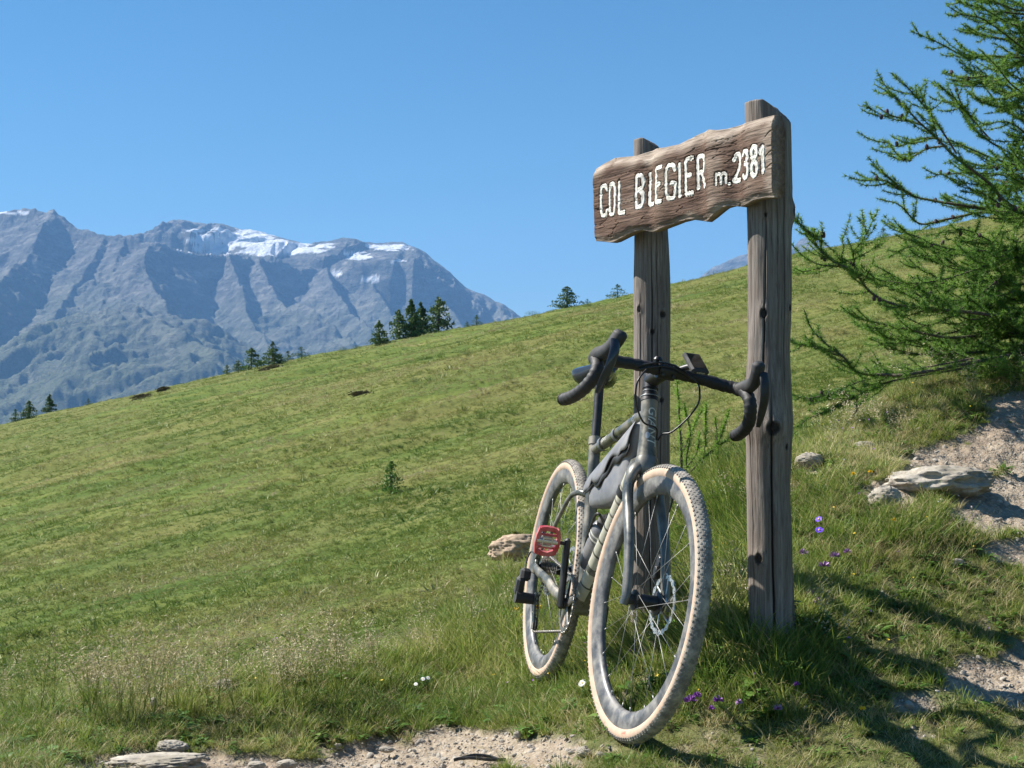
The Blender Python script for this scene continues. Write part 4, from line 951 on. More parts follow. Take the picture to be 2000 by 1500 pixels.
# rear derailleur: body, cage and jockey wheels
dr0 = AX + [-.008, -.078, -.030]
der = MB(); der.box(dr0 + [-.004, -.012, -.002], (.040, .032, .040), bev=.008); der.box(dr0 + [.002, -.026, -.040], (.036, .026, .062), R=np.array(Matrix.Rotation(.25, 3, 'Y')), bev=.008); der.tube([dr0 + [.008, -.036, -.075], dr0 + [.008, .022, -.075]], [.019, .017], 18); der.tube(spline([dr0 + [-.02, -.01, .01], dr0 + [-.06, -.004, .03], dr0 + [-.05, .005, .07], dr0 + [.01, .01, .06]], 6), .0026, 8)
der.build('rear_derailleur', M_RUB, bike, angle=25)
cg = MB(); j0 = dr0 + [.012, .030, -.075]; j1 = dr0 + [.050, .030, -.150]
for yo in (-.007, .007): cg.tube([j0 + [0, yo, .014], lerp(j0, j1, .5) + [.006, yo, 0], j1 + [0, yo, -.014]], [.013, .009, .013], 10, ratio=.12, up=(1, 0, 0))
cg.build('derailleur_cage', M_CAS, bike)
for j in (j0, j1):
    jb = MB(); V = []; f = []; n = 48
    for q in range(n):
        a = 2 * math.pi * q / n; r = .0235 + (.002 if q % 4 in (0, 1) else -.002)
        for rr_, y in ((r, .0015), (r, -.0015), (.006, -.0015), (.006, .0015)): V.append((rr_ * math.cos(a), y, rr_ * math.sin(a)))
    for q in range(n):
        k2 = (q + 1) % n
        for e in range(4): f.append((q * 4 + e, q * 4 + (e + 1) % 4, k2 * 4 + (e + 1) % 4, k2 * 4 + e))
    jb.add(np.array(V) + j, f).build('jockey_wheel', M_BLK, bike, smooth=False)
# chain: joined links along its run
ch = MB(); CRX_ = BB + [0, -.0475, 0]; cyy = -.034
path = [AX + [-.010, cyy + .030 - .030, .043 + .0], AX + [.0, cyy, .0445]]
a_up = [AX + [.012, cyy, .043], CRX_ + [-.02, 0, .0845]]; arc = [CRX_ + [.085 * math.sin(t), 0, .085 * math.cos(t)] for t in np.linspace(-.15, math.pi + .25, 22)]
low = [j1 + [.012, 0, -.022]]; cageb = [j1 + [-.022, 0, .0], j0 + [.024, 0, .0]]; back = [AX + [-.046 * math.sin(t), cyy, -.046 * math.cos(t)] for t in np.linspace(-.3, math.pi - .2, 10)]
loop = np.array([*a_up, *arc, *low, *cageb, *back]); seg = np.linalg.norm(np.roll(loop, -1, 0) - loop, axis=1); cum = np.concatenate([[0], np.cumsum(seg)]); tot = cum[-1]; nl = int(tot / .0127)
lp = np.vstack([loop, loop[:1]])
for k in range(nl):
    t0, t1 = k * tot / nl, (k + 1) * tot / nl; p0 = np.array([np.interp(t0, cum, lp[:, i]) for i in range(3)]); p1 = np.array([np.interp(t1, cum, lp[:, i]) for i in range(3)]); w_ = .0038 if k % 2 else .0026
    for sg in (-1, 1): ch.tube([p0 + [0, sg * w_, 0], (p0 + p1) / 2 + [0, sg * w_, 0], p1 + [0, sg * w_, 0]], [.0044, .0030, .0044], 6, ratio=.2, up=(p1 - p0)[[2, 1, 0]] * [-1, 0, 1] + [0, 0, 1e-6])
    ch.tube([p0 + [0, -.004, 0], p0 + [0, .004, 0]], [.0030, .0030], 6)
tag(ch.build('chain', M_CAS, bike, fixn=False), kind='stuff')

# --- frame bag and bottles (carried by the bicycle)
def carried(name, label, cat):
    e = empty(name, (0, 0, 0)); e.matrix_world = bike.matrix_basis.copy(); e.location = bike.location; e.rotation_euler = bike.rotation_euler; tag(e, label, cat); return e
bag = carried('frame_bag', 'grey fabric frame bag with open wavy flap strapped under the bicycle top tube', 'frame bag')
BGP = [(-.222, .818), (-.236, .745), (-.268, .655), (-.300, .600), (-.40, .575), (-.520, .566), (-.625, .560), (-.638, .60), (-.650, .655), (-.60, .672), (-.45, .722), (-.33, .770)]
# outline as a closed loop in the frame plane, bulging to both sides
def bag_mesh(name, outline, wd, mat, seed, rows=9, zoff=0):
    b = MB(); o_ = np.array(outline); c = o_.mean(0); n0 = len(o_); t = np.linspace(0, n0, 72, endpoint=False); i0 = t.astype(int) % n0; fr_ = (t - t.astype(int))[:, None]
    o2 = o_[i0] * (1 - fr_) + o_[(i0 + 1) % n0] * fr_
    for _ in range(2): o2 = (np.roll(o2, 1, 0) + 2 * o2 + np.roll(o2, -1, 0)) / 4
    V = []; n = len(o2)
    qs = [(.02, 1), (.4, 1), (.75, .98), (.92, .86), (1, .45), (1.0, 0), (1, -.45), (.92, -.86), (.75, -.98), (.4, -1), (.02, -1)]
    for q, h in qs:
        P2 = c + (o2 - c) * q; y = wd * h * (1 + .16 * fbm(P2[:, 0] * 16, P2[:, 1] * 16, h, 3, seed) * (abs(h) > .4)); V.append(np.stack([P2[:, 0], y, P2[:, 1]], 1))
    V = np.concatenate(V); f = []
    for i in range(len(qs) - 1):
        for k in range(n): f.append((i * n + k, i * n + (k + 1) % n, (i + 1) * n + (k + 1) % n, (i + 1) * n + k))
    f.append(tuple(range(n))); f.append(tuple((len(qs) - 1) * n + k for k in range(n)))
    return b.add(V, f)
bag_mesh('bag_body', BGP, .030, M_BAG, 3).build('bag_body', M_BAG, bag, angle=50)
fl = MB(); xs = np.linspace(0, 1, 46); V = []; f = []
for i, t in enumerate(xs):
    top = lerp([-.232, .812], [-.650, .655], t); w_ = .062 + .010 * math.sin(t * 12 + .6) + .005 * math.sin(t * 29 + 1)
    for j in range(6):
        q = j / 5; V.append((top[0] - .006 * q, -.026 - .012 * math.sin(q * 2.0) - .004 * math.sin(t * 19) * q, top[1] - w_ * q))
for i in range(45):
    for j in range(5): f.append((i * 6 + j, i * 6 + j + 1, (i + 1) * 6 + j + 1, (i + 1) * 6 + j))
fl.add(V, f); o = fl.build('bag_flap', M_BAG, bag, angle=60); sm = o.modifiers.new('thickness', 'SOLIDIFY'); sm.thickness = .002
gp = MB(); V = []; f = []  # dark strip standing in for the shade in the gap under the flap
for i, t in enumerate(xs):
    top = lerp([-.232, .812], [-.650, .655], t); w_ = .062 + .010 * math.sin(t * 12 + .6) + .005 * math.sin(t * 29 + 1); w2 = w_ + .006 + .016 * max(0, math.sin(t * 3.0 + .3)) * (1.3 - t)
    V += [(top[0], -.0335, top[1] - w_ + .008), (top[0], -.0335, top[1] - w2)]
for i in range(45): f.append((i * 2, i * 2 + 1, i * 2 + 3, i * 2 + 2))
gp.add(V, f); o = gp.build('bag_gap_shade', M_TAPE, bag); sm = o.modifiers.new('thickness', 'SOLIDIFY'); sm.thickness = .001
for t in (.14, .52, .80):
    c = lerp(tt0, tt1, t); d = (tt1 - tt0) / np.linalg.norm(tt1 - tt0); ring = [c + (.0215) * (math.cos(a) * np.array([0, 1., 0]) + math.sin(a) * np.cross(d, [0, 1., 0])) for a in np.linspace(0, 2 * math.pi, 24, endpoint=False)]
    V = [p + d * s2 for p in ring for s2 in (-.010, .010)]; MB().add(V, [(k * 2, k * 2 + 1, ((k + 1) % 24) * 2 + 1, ((k + 1) % 24) * 2) for k in range(24)]).build('strap', M_BAG, bag)
c = lerp(dt0, dt1, .27); MB().tube([c - (dt1 - dt0) * .018, c + (dt1 - dt0) * .018], [.0305, .0305], 22).build('strap', M_TAPE, bag)
dn = (dt1 - dt0) / np.linalg.norm(dt1 - dt0); up_ = np.array([dn[2], 0, -dn[0]])
def bottle(base, axis, side, name, label, mat, bands):
    e = carried(name, label, 'bottle'); ax2 = np.asarray(axis) / np.linalg.norm(axis); u = np.cross(ax2, [0, 1., 0]); R = np.array([u, ax2, np.array([0, 1., 0])]).T
    prof = [(.0001, 0), (.030, .001), (.0355, .006), (.036, .05), (.0345, .095), (.0315, .105), (.036, .116), (.036, .150), (.030, .165), (.026, .168)]
    b = MB().lathe(prof, 30, R=R, c=base); b.build('bottle_body', mat, e)
    MB().lathe([(.0275, .166), (.028, .182), (.020, .189), (.011, .191), (.010, .207), (.0001, .208)], 26, R=R, c=base).build('bottle_cap', M_BLK, e)
    for h0, h1 in bands: MB().lathe([(.0366, h0), (.0368, (h0 + h1) / 2), (.0366, h1)], 30, R=R, c=base).build('bottle_band', M_WHT, e)
    return e
bottle(lerp(dt0, dt1, .86) + up_ * .066, -dn, 0, 'water_bottle', 'dark smoky drinking bottle with pale bands in the cage above the down tube', M_BOT, [(.118, .124), (.134, .140)])
cgm = MB()
for s_ in (-1, 1): cgm.tube(spline([lerp(dt0, dt1, .55) + up_ * .028 + [0, s_ * .010, 0], lerp(dt0, dt1, .5) + up_ * .05 + [0, s_ * .040, 0], lerp(dt0, dt1, .62) + up_ * .075 + [0, s_ * .038, 0], lerp(dt0, dt1, .86) + up_ * .09 + [0, s_ * .02, 0], lerp(dt0, dt1, .88) + up_ * .03 + [0, s_ * .008, 0]], 6), .004, 8)
cgm.build('bottle_cage', M_BLK, bike)
# ------------------------------------------------------------------ vegetation
G_GRASS = foliage_mat('meadow_grass', [(.0, (.055, .105, .016)), (.3, (.13, .205, .032)), (.52, (.23, .295, .055)), (.72, (.38, .38, .12)), (.92, (.58, .51, .28))], .35)
G_SHORT = foliage_mat('short_turf', [(.0, (.08, .13, .018)), (.35, (.15, .205, .032)), (.6, (.25, .28, .06)), (.8, (.38, .36, .13)), (.95, (.52, .46, .25))], .3)
G_DRY = foliage_mat('straw', [(.1, (.26, .22, .09)), (.5, (.48, .40, .20)), (.9, (.66, .57, .36))], .35)
G_SEED = foliage_mat('seed_heads', [(.1, (.30, .24, .13)), (.5, (.50, .42, .25)), (.9, (.72, .65, .48))], .3)
G_LEAF = foliage_mat('broad_leaves', [(.1, (.045, .11, .018)), (.5, (.09, .19, .03)), (.9, (.18, .28, .06))], .3)
G_HILL = foliage_mat('hill_tussocks', [(.0, (.070, .125, .020)), (.28, (.125, .195, .032)), (.5, (.185, .240, .045)), (.68, (.275, .275, .080)), (.92, (.42, .36, .20))], .25, nscale=.16, amp=1.7)
G_STONE = simple('pale_stone', (.42, .385, .33), .9, 0, .35, 30, .6, (.25, .21, .16), .6)
TURF = bpy.data.collections.new('turf_parts')

def blades(n, rad, h0, h1, wd, bend, rng, segs=3, lean=.35):
    V = []; F = []
    for i in range(n):
        a = rng.uniform(0, 2 * np.pi); r = rad * np.sqrt(rng.uniform()); x, y = r * np.cos(a), r * np.sin(a)
        h = rng.uniform(h0, h1); d = rng.uniform(0, 2 * np.pi) if rng.uniform() < .4 else a; la = rng.uniform(0, lean) + lean * r / max(rad, 1e-4) * .6; b = rng.uniform(.2, 1) * bend
        w = wd * rng.uniform(.6, 1.2); t = rng.uniform(0, 2 * np.pi); wx, wy = np.cos(t) * w / 2, np.sin(t) * w / 2; base = len(V)
        for s in range(segs + 1):
            q = s / segs; ang_ = la + b * q * 1.3; L = h * q
            hor = L * np.sin(la + b * q * .7); z = L * np.cos(la + b * q * .7); k = (1 - q ** 1.6)
            px_, py_ = x + np.cos(d) * hor, y + np.sin(d) * hor
            if s < segs: V += [(px_ - wx * k, py_ - wy * k, z - .004 * (s == 0)), (px_ + wx * k, py_ + wy * k, z - .004 * (s == 0))]
            else: V.append((px_, py_, z))
        for s in range(segs - 1): F.append((base + 2 * s, base + 2 * s + 1, base + 2 * s + 3, base + 2 * s + 2))
        F.append((base + 2 * segs - 2, base + 2 * segs - 1, base + 2 * segs))
    return V, F
def proto(name, V, F, mat, smooth=True):
    me = bpy.data.meshes.new(name); me.from_pydata([tuple(map(float, v)) for v in V], [], F); me.materials.append(mat)
    if smooth: me.polygons.foreach_set('use_smooth', [True] * len(me.polygons))
    return bpy.data.objects.new(name, me)
def scatter(name, protos, pts, scale, rot, idx):
    """one object holding thousands of copies of a few small shapes"""
    col = bpy.data.collections.new(name + '_shapes')
    protos = [p for p in protos]
    for i, p in enumerate(protos): p.name = '%s_shape_%02d' % (name, i); col.objects.link(p)
    me = bpy.data.meshes.new(name); me.vertices.add(len(pts)); me.vertices.foreach_set('co', np.asarray(pts, np.float32).ravel())
    for nm, ty, arr in (('size', 'FLOAT', scale), ('pick', 'INT', idx)):
        a = me.attributes.new(nm, ty, 'POINT'); a.data.foreach_set('value', np.asarray(arr, np.float32 if ty == 'FLOAT' else np.int32))
    a = me.attributes.new('turn', 'FLOAT_VECTOR', 'POINT'); a.data.foreach_set('vector', np.asarray(rot, np.float32).ravel())
    o = bpy.data.objects.new(name, me); COL.objects.link(o)
    g = bpy.data.node_groups.new(name + '_nodes', 'GeometryNodeTree'); g.interface.new_socket('Geometry', in_out='INPUT', socket_type='NodeSocketGeometry'); g.interface.new_socket('Geometry', in_out='OUTPUT', socket_type='NodeSocketGeometry')
    N = g.nodes; gi = N.new('NodeGroupInput'); go = N.new('NodeGroupOutput'); ip = N.new('GeometryNodeInstanceOnPoints'); ci = N.new('GeometryNodeCollectionInfo')
    ci.inputs['Collection'].default_value = col; ci.inputs['Separate Children'].default_value = True; ci.inputs['Reset Children'].default_value = True
    def na(nm, ty):
        n = N.new('GeometryNodeInputNamedAttribute'); n.data_type = ty; n.inputs['Name'].default_value = nm; return [s for s in n.outputs if s.enabled and s.name == 'Attribute'][0]
    ip.inputs['Pick Instance'].default_value = True
    e2r = N.new('FunctionNodeEulerToRotation')
    L = g.links; L.new(gi.outputs[0], ip.inputs['Points']); L.new(ci.outputs[0], ip.inputs['Instance']); L.new(na('pick', 'INT'), ip.inputs['Instance Index']); L.new(na('size', 'FLOAT'), ip.inputs['Scale'])
    L.new(na('turn', 'FLOAT_VECTOR'), e2r.inputs[0]); L.new(e2r.outputs[0], ip.inputs['Rotation']); L.new(ip.outputs[0], go.inputs[0])
    md = o.modifiers.new('scatter', 'NODES'); md.node_group = g
    return tag(o, kind='stuff')

rg_ = np.random.default_rng(5)
def tufts(mat, k, n, rad, h0, h1, wd, bend, **kw): return [proto('tuft', *blades(n, rad, h0, h1, wd, bend, rg_, **kw), mat) for _ in range(k)]
def leafy(mat, n, rad, size):
    V = []; F = []
    for i in range(n):
        a = rg_.uniform(0, 6.28); r = rg_.uniform(.2, 1) * rad; el = rg_.uniform(.1, .7); c = np.array([math.cos(a) * r * .4, math.sin(a) * r * .4, rg_.uniform(.0, .02)]); d = np.array([math.cos(a) * math.cos(el), math.sin(a) * math.cos(el), math.sin(el)]); sd_ = np.array([-math.sin(a), math.cos(a), 0]); L = size * rg_.uniform(.6, 1.2); b = len(V)
        for q, w_ in ((0, .12), (.35, .55), (.7, .5), (1, .02)):
            p = c + d * L * q - np.array([0, 0, L * .35 * q * q]); V += [p - sd_ * L * w_ * .35, p + sd_ * L * w_ * .35]
        for q in range(3): F.append((b + 2 * q, b + 2 * q + 1, b + 2 * q + 3, b + 2 * q + 2))
    return proto('leaves', V, F, mat)
def frustum_points(n, Y0, Y1, pad=60, power=1.0):
    px = rg_.uniform(-pad, 2000 + pad, n); t = rg_.uniform(0, 1, n); Y = np.sqrt(Y0**2 + t * (Y1**2 - Y0**2)) if power == 1 else Y0 * (Y1 / Y0) ** t
    X = (px - 1000) / F_PX * Y; return X, Y
# near grass
def near_grass():
    X, Y = frustum_points(66000, 3.05, 9.0, 90)
    px0 = 1000 + F_PX * X / Y; keep = Y < np.interp(px0, CRX, CRY) + .9; X, Y = X[keep], Y[keep]
    Z = ground_h(X, Y); g = gravel_mask(X, Y, Z); px, py = PX(X, Y, Z)
    keep = rg_.uniform(size=len(X)) > g * 1.06; X, Y, Z, px, py, g = [a[keep] for a in (X, Y, Z, px, py, g)]
    lush = fbm(X * 1.6, Y * 1.6, 0, 3, 71)
    # trodden, dry and lush zones, by where the path and the bank lie
    dry = np.clip(1.0 * sstep(1340, 1470, py) * sstep(1200, 1400, px) + .55 * sstep(1560, 1720, px) + .22 + .6 * lush, 0, 1)
    tall = .75 * np.exp(-(((px - 1450) / 200) ** 2 + ((py - 1250) / 110) ** 2)) + .45 * np.exp(-(((px - 1780) / 120) ** 2 + ((py - 1050) / 55) ** 2)) + .75 * np.exp(-(((px - 960) / 160) ** 2 + ((py - 1270) / 60) ** 2)) + .6 * sstep(1330, 1150, py) * (px > 1150) * (px < 1500)
    foot = sstep(1395, 1460, py)
    n = len(X); idx = np.zeros(n, int); u = rg_.uniform(size=n)
    # shapes: 0-5 lush, 6-11 short, 12-14 dry, 15-17 leafy
    protos = tufts(G_GRASS, 6, 30, .030, .04, .115, .0034, .9) + tufts(G_SHORT, 6, 34, .030, .018, .055, .0030, 1.1, lean=.6) + tufts(G_DRY, 3, 18, .028, .04, .12, .0022, 1.1, lean=.6) + [leafy(G_LEAF, 14, .035, .035), leafy(G_LEAF, 18, .035, .026), leafy(G_LEAF, 12, .04, .055)]
    pl = np.clip(.35 + .9 * tall - .35 * dry - .2 * foot + .5 * lush, .08, .92)
    idx = np.where(u < pl, rg_.integers(0, 6, n), rg_.integers(6, 12, n))
    u2 = rg_.uniform(size=n); idx = np.where(u2 < .09 + .22 * dry, rg_.integers(12, 15, n), idx); idx = np.where((u2 > .84 - .14 * np.clip(tall, 0, 1)) , rg_.integers(15, 18, n), idx)
    size = rg_.uniform(.65, 1.15, n) * (.78 + .75 * np.clip(tall, 0, 1) - .12 * foot - .25 * sstep(0, .5, g) - .16 * sstep(1560, 1720, px)) * (1 + .12 * (Y - 4))
    # nothing tall right on the tyres' contact points
    for cx, cy, rad in ((.278, 3.80, .10),): size = np.where(np.hypot(X - cx, Y - cy) < rad, size * .45, size)
    rot = np.stack([rg_.normal(0, .12, n), rg_.normal(0, .12, n), rg_.uniform(0, 6.28, n)], 1)
    scatter('grass', protos, np.stack([X, Y, Z - .003], 1), size, rot, idx)
near_grass()
def seed_grass():
    """tall flowering grass: a fine stem and a loose head of pale spikelets"""
    protos = []
    for k in range(6):
        V = []; F = []; MI = []
        for st in range(4):
            a = rg_.uniform(0, 6.28); H = rg_.uniform(.16, .27); ln = rg_.uniform(.05, .35); pts = [np.array([math.cos(a) * H * ln * q * q, math.sin(a) * H * ln * q * q, H * q]) for q in np.linspace(0, 1, 6)]
            b = MB().tube(pts, [.0007, .0007, .0006, .0006, .0005, .0004], 3, cap=False); base = len(V); V += [tuple(v) for v in np.concatenate(b.v)]; F += [tuple(i + base for i in f) for f in b.f]; MI += [1] * len(b.f)
            for q in range(26):
                t = rg_.uniform(.58, 1.0); p = pts[0] * 0 + np.array([np.interp(t, np.linspace(0, 1, 6), [pp[i] for pp in pts]) for i in range(3)]); sp = rg_.normal(0, 1, 3); sp[2] = abs(sp[2]) * .4; sp /= np.linalg.norm(sp)
                c = p + sp * rg_.uniform(.004, .026) * (1.25 - t) * 2.0; dr_ = sp * .6 + np.array([0, 0, .5 * rg_.uniform(-1, 1)]); dr_ /= np.linalg.norm(dr_); sx = np.cross(dr_, rg_.normal(0, 1, 3)); sx /= np.linalg.norm(sx); L = rg_.uniform(.0045, .008); base = len(V)
                V += [tuple(c - dr_ * L), tuple(c + sx * .0014), tuple(c + dr_ * L), tuple(c - sx * .0014)]; F.append((base, base + 1, base + 2, base + 3)); MI.append(0)
        pr = proto('seed', V, F, G_SEED); pr.data.materials.append(G_GRASS); pr.data.polygons.foreach_set('material_index', MI); protos.append(pr)
    spots = []
    for cx, cy, sx, sy, n, Yb in ((120, 1400, 130, 12, 110, 0), (260, 1395, 100, 12, 110, 0), (430, 1390, 90, 10, 60, 0), (560, 1380, 60, 10, 55, 0), (640, 1350, 70, 14, 90, 0), (760, 1310, 60, 14, 55, 0), (880, 1260, 60, 16, 26, 0), (1850, 770, 90, 25, 46, 0), (1680, 860, 90, 30, 50, 0), (1560, 1240, 40, 12, 16, 0), (1440, 1190, 50, 20, 14, 0), (1000, 1210, 70, 20, 26, 0), (1380, 1010, 50, 30, 20, 0)):
        for _ in range(int(n * .20)):
            p = hit(cx + rg_.normal(0, sx), cy + abs(rg_.normal(0, sy)) * .6 + 2, 3, 9.5, 260); 
            if p[1] < 9: spots.append(p)
    sp = np.array(spots); n = len(sp)
    scatter('flowering_grass', protos, sp - [0, 0, .004], rg_.uniform(.6, 1.15, n), np.stack([rg_.normal(0, .15, n), rg_.normal(.1, .15, n), rg_.uniform(0, 6.28, n)], 1), rg_.integers(0, 6, n))
seed_grass()
def hill_grass():
    X, Y = frustum_points(300000, 10, 170, 60, power=2)
    Z = ground_h(X, Y); px, py = PX(X, Y, Z)
    mk = fbm(X * .5, Y * .9, 0, 4, 81); keep = (near_h(X, Y) < Z + .3) | (Y > 12); X, Y, Z, mk = X[keep], Y[keep], Z[keep], mk[keep]
    protos = tufts(G_HILL, 8, 30, .11, .04, .13, .015, 1.1, segs=2, lean=.8)
    n = len(X); size = np.exp(rg_.normal(-.55, .42, n)) * (.7 + .55 * np.clip(Y / 60, 0, 1.8)) * (1 + .45 * mk) * .9
    rot = np.stack([rg_.normal(.1, .12, n), rg_.normal(-.18, .12, n), rg_.uniform(0, 6.28, n)], 1)
    scatter('hillside_grass', protos, np.stack([X, Y, Z - .01], 1), size, rot, rg_.integers(0, 8, n))
hill_grass()
def pebbles():
    protos = []
    for k in range(8):
        import bmesh
        bm = bmesh.new(); bmesh.ops.create_icosphere(bm, subdivisions=2, radius=1)
        sxyz = rg_.uniform(.6, 1.1, 3) * [1, .8, .5]
        for v in bm.verts:
            q = np.array(v.co); f = 1 + .28 * fbm(q[0] * 1.3 + k * 7, q[1] * 1.3, q[2] * 1.3, 2, k); v.co = Vector(np.round(q * f * 2.6) / 2.6 * .45 + q * f * .55) ; v.co = Vector(np.array(v.co) * sxyz)
        me = bpy.data.meshes.new('p'); bm.to_mesh(me); bm.free(); me.materials.append(G_STONE); protos.append(bpy.data.objects.new('pebble', me))
    X, Y = frustum_points(210000, 3.05, 8.5, 90); Z = ground_h(X, Y); g = gravel_mask(X, Y, Z)
    keep = rg_.uniform(size=len(X)) < g * .42 * (Y < 4.6) + g * .22 + .004; X, Y, Z, g = X[keep], Y[keep], Z[keep], g[keep]; n = len(X)
    size = np.exp(rg_.normal(-6.0, .72, n)); size = np.clip(size, .0010, .020)
    scatter('gravel', protos, np.stack([X, Y, Z + path_relief(X, Y, g) + size * .15], 1), size, rg_.uniform(0, 6.28, (n, 3)) * [.15, .15, 1], rg_.integers(0, 8, n))
pebbles()
# ------------------------------------------------------------------ larch in front right
NEED = foliage_mat('larch_needles', [(.0, (.035, .095, .016)), (.3, (.085, .185, .030)), (.55, (.15, .28, .048)), (.85, (.27, .40, .09))], .5, nscale=2.5)
NEED_Y = foliage_mat('larch_young_needles', [(.0, (.10, .20, .025)), (.5, (.18, .32, .045)), (.9, (.30, .44, .09))], .5, nscale=2.5)
BARK = simple('larch_bark', (.085, .062, .048), .9, 0, .4, 60, .6)
CONE = simple('cone_scales', (.060, .035, .038), .85, 0, .4, 90, .5)
class Foliage:
    """needle tufts collected as one mesh"""
    def __init__(s, rng): s.V = []; s.F = []; s.n = 0; s.r = rng
    def tuft(s, p, axis, L, k=9, w=.0017):
        r = s.r; k = max(3, int(k * r.uniform(.35, 1.5))); d = r.normal(0, 1, (k, 3)) * .75 + np.asarray(axis) * .55; d /= np.linalg.norm(d, axis=1)[:, None]
        sx = np.cross(d, r.normal(0, 1, (k, 3))); sx /= np.linalg.norm(sx, axis=1)[:, None]; l = L * r.uniform(.6, 1.1, k)[:, None]
        s.V.append(np.stack([p - sx * w, p + sx * w, p + d * l], 1).reshape(-1, 3)); s.F.append(np.arange(k * 3).reshape(-1, 3) + s.n); s.n += 3 * k
    def along(s, pts, step, L, k=9, w=.0017):
        pts = np.asarray(pts); seg = np.linalg.norm(np.diff(pts, axis=0), axis=1); c = np.concatenate([[0], np.cumsum(seg)]); m = max(2, int(c[-1] / step))
        for t in np.linspace(0, c[-1], m):
            t = min(c[-1], t + s.r.uniform(-.4, .4) * step); q = np.array([np.interp(t, c, pts[:, i]) for i in range(3)]); i = min(len(seg) - 1, int(np.searchsorted(c, t)) - 1); a = pts[i + 1] - pts[i]; a /= np.linalg.norm(a) + 1e-9
            s.tuft(q, a, L * (.75 + .25 * (1 - t / c[-1])), k, w)
    def obj(s, name, mat, parent): return mesh_obj(name, np.concatenate(s.V), np.concatenate(s.F), mat, parent, smooth=False)
def larch(name, label, trunk_pts, trunk_r, limbs, rand=0, seed=3, origin=None, tl=.030, stepk=.0105, twig=.34, mat=None, cones=0, needle_k=15):
    rng = np.random.default_rng(seed); root = empty(name, tuple(trunk_pts[0])); tag(root, label, 'tree')
    inv = lambda v: np.asarray(v) - trunk_pts[0]
    tp = spline(trunk_pts, 8); MB().tube(inv(tp), np.interp(np.linspace(0, 1, len(tp)), [0, 1], trunk_r), 12).build('trunk', BARK, root)
    bw = MB(); fo = Foliage(rng); cn = []
    def side_twigs(main, L0, dens=1.0, depth=0):
        seg = np.linalg.norm(np.diff(main, axis=0), axis=1); c = np.concatenate([[0], np.cumsum(seg)]); T = c[-1]; m = int(T / (.085 if depth == 0 else .07) * dens)
        for j in range(m):
            t = rng.uniform(.12, .97) * T; q = np.array([np.interp(t, c, main[:, i]) for i in range(3)]); i = min(len(seg) - 1, max(0, int(np.searchsorted(c, t)) - 1)); a = main[i + 1] - main[i]; a /= np.linalg.norm(a)
            sdv = np.cross(a, [0, 0, 1.]); sdv /= np.linalg.norm(sdv) + 1e-9; sdv *= rng.choice([-1, 1]); L = L0 * rng.uniform(.35, 1.0) * (1.1 - .75 * t / T)
            d = a * rng.uniform(.5, .9) + sdv * rng.uniform(.4, .9) + np.array([0, 0, rng.uniform(-.55, .25)]); d /= np.linalg.norm(d)
            tw = np.array([q + d * L * u + np.array([0, 0, 1.]) * L * (.35 * u * u - .12 * u) for u in np.linspace(0, 1, 6)])
            bw.tube(tw, np.linspace(.0026, .001, 6), 4, cap=False); fo.along(tw, stepk, tl, needle_k)
            if depth == 0 and L > .16 and rng.uniform() < .6: side_twigs(tw, L0 * .45, 1.0, 1)
    for pts, r0, dens in limbs:
        sp = spline(pts, 6); bw.tube(inv(sp) + trunk_pts[0], np.linspace(r0, .0016, len(sp)), 7, cap=False); fo.along(sp[len(sp) // 6:], stepk, tl, needle_k); side_twigs(sp, twig, dens)
        if cones:
            for _ in range(rng.poisson(cones)):
                t = rng.uniform(.25, .85); cn.append(sp[int(t * (len(sp) - 1))] + rng.normal(0, .012, 3))
    for j in range(rand):
        t = rng.uniform(.02, .98); q = tp[int(t * (len(tp) - 1))]; L = np.interp(t, [0, 1], [1.15, .75]) * rng.uniform(.55, 1.05); az = rng.uniform(math.radians(95), math.radians(265)) ; d = np.array([math.cos(az), math.sin(az) * .9, 0])
        if rng.uniform() < .25: d = -d
        lm = np.array([q + d * L * u + np.array([0, 0, 1.]) * L * (-.22 * u + .35 * u * u + rng.normal(0, .01)) for u in np.linspace(0, 1, 7)]); sp = spline(lm, 4)
        bw.tube(sp, np.linspace(.008, .0014, len(sp)), 6, cap=False); fo.along(sp[3:], stepk, tl, needle_k); side_twigs(sp, twig, 1.2)
    bw.v = [v - trunk_pts[0] for v in bw.v]; bw.build('branches', BARK, root, fixn=False)
    fo.V = [v - trunk_pts[0] for v in fo.V]; tag(fo.obj('needles', mat or NEED, root), kind='stuff')
    if cn:
        me = None
        for q in cn:
            if me is None:
                b = MB().lathe([(.0001, -.012), (.005, -.010), (.0085, -.004), (.0085, .003), (.006, .010), (.002, .014), (.0001, .015)], 9)
                o = b.build('cone', CONE, root, angle=20); me = o.data
            else: o = bpy.data.objects.new('cone', me); COL.objects.link(o); o.parent = root
            o.location = q - trunk_pts[0]; o.rotation_euler = (math.pi / 2 + rng.normal(0, .3), rng.normal(0, .3), 0)
    return root
def W(Y0, *pp): return [P(x, y, Y0 + (dy if len(q) > 2 else 0)) for q in pp for (x, y, dy) in [(q[0], q[1], q[2] if len(q) > 2 else 0)]]
TY = 7.3
TRK = [hit(2110, 700, 4, 12), P(2105, 400, TY), P(2090, 100, TY), P(2070, -250, TY), P(2050, -560, TY)]; TRK[0] = np.array([P(2112, 715, TY)[0], TY, ground_h(P(2112, 715, TY)[0], TY) - .05])
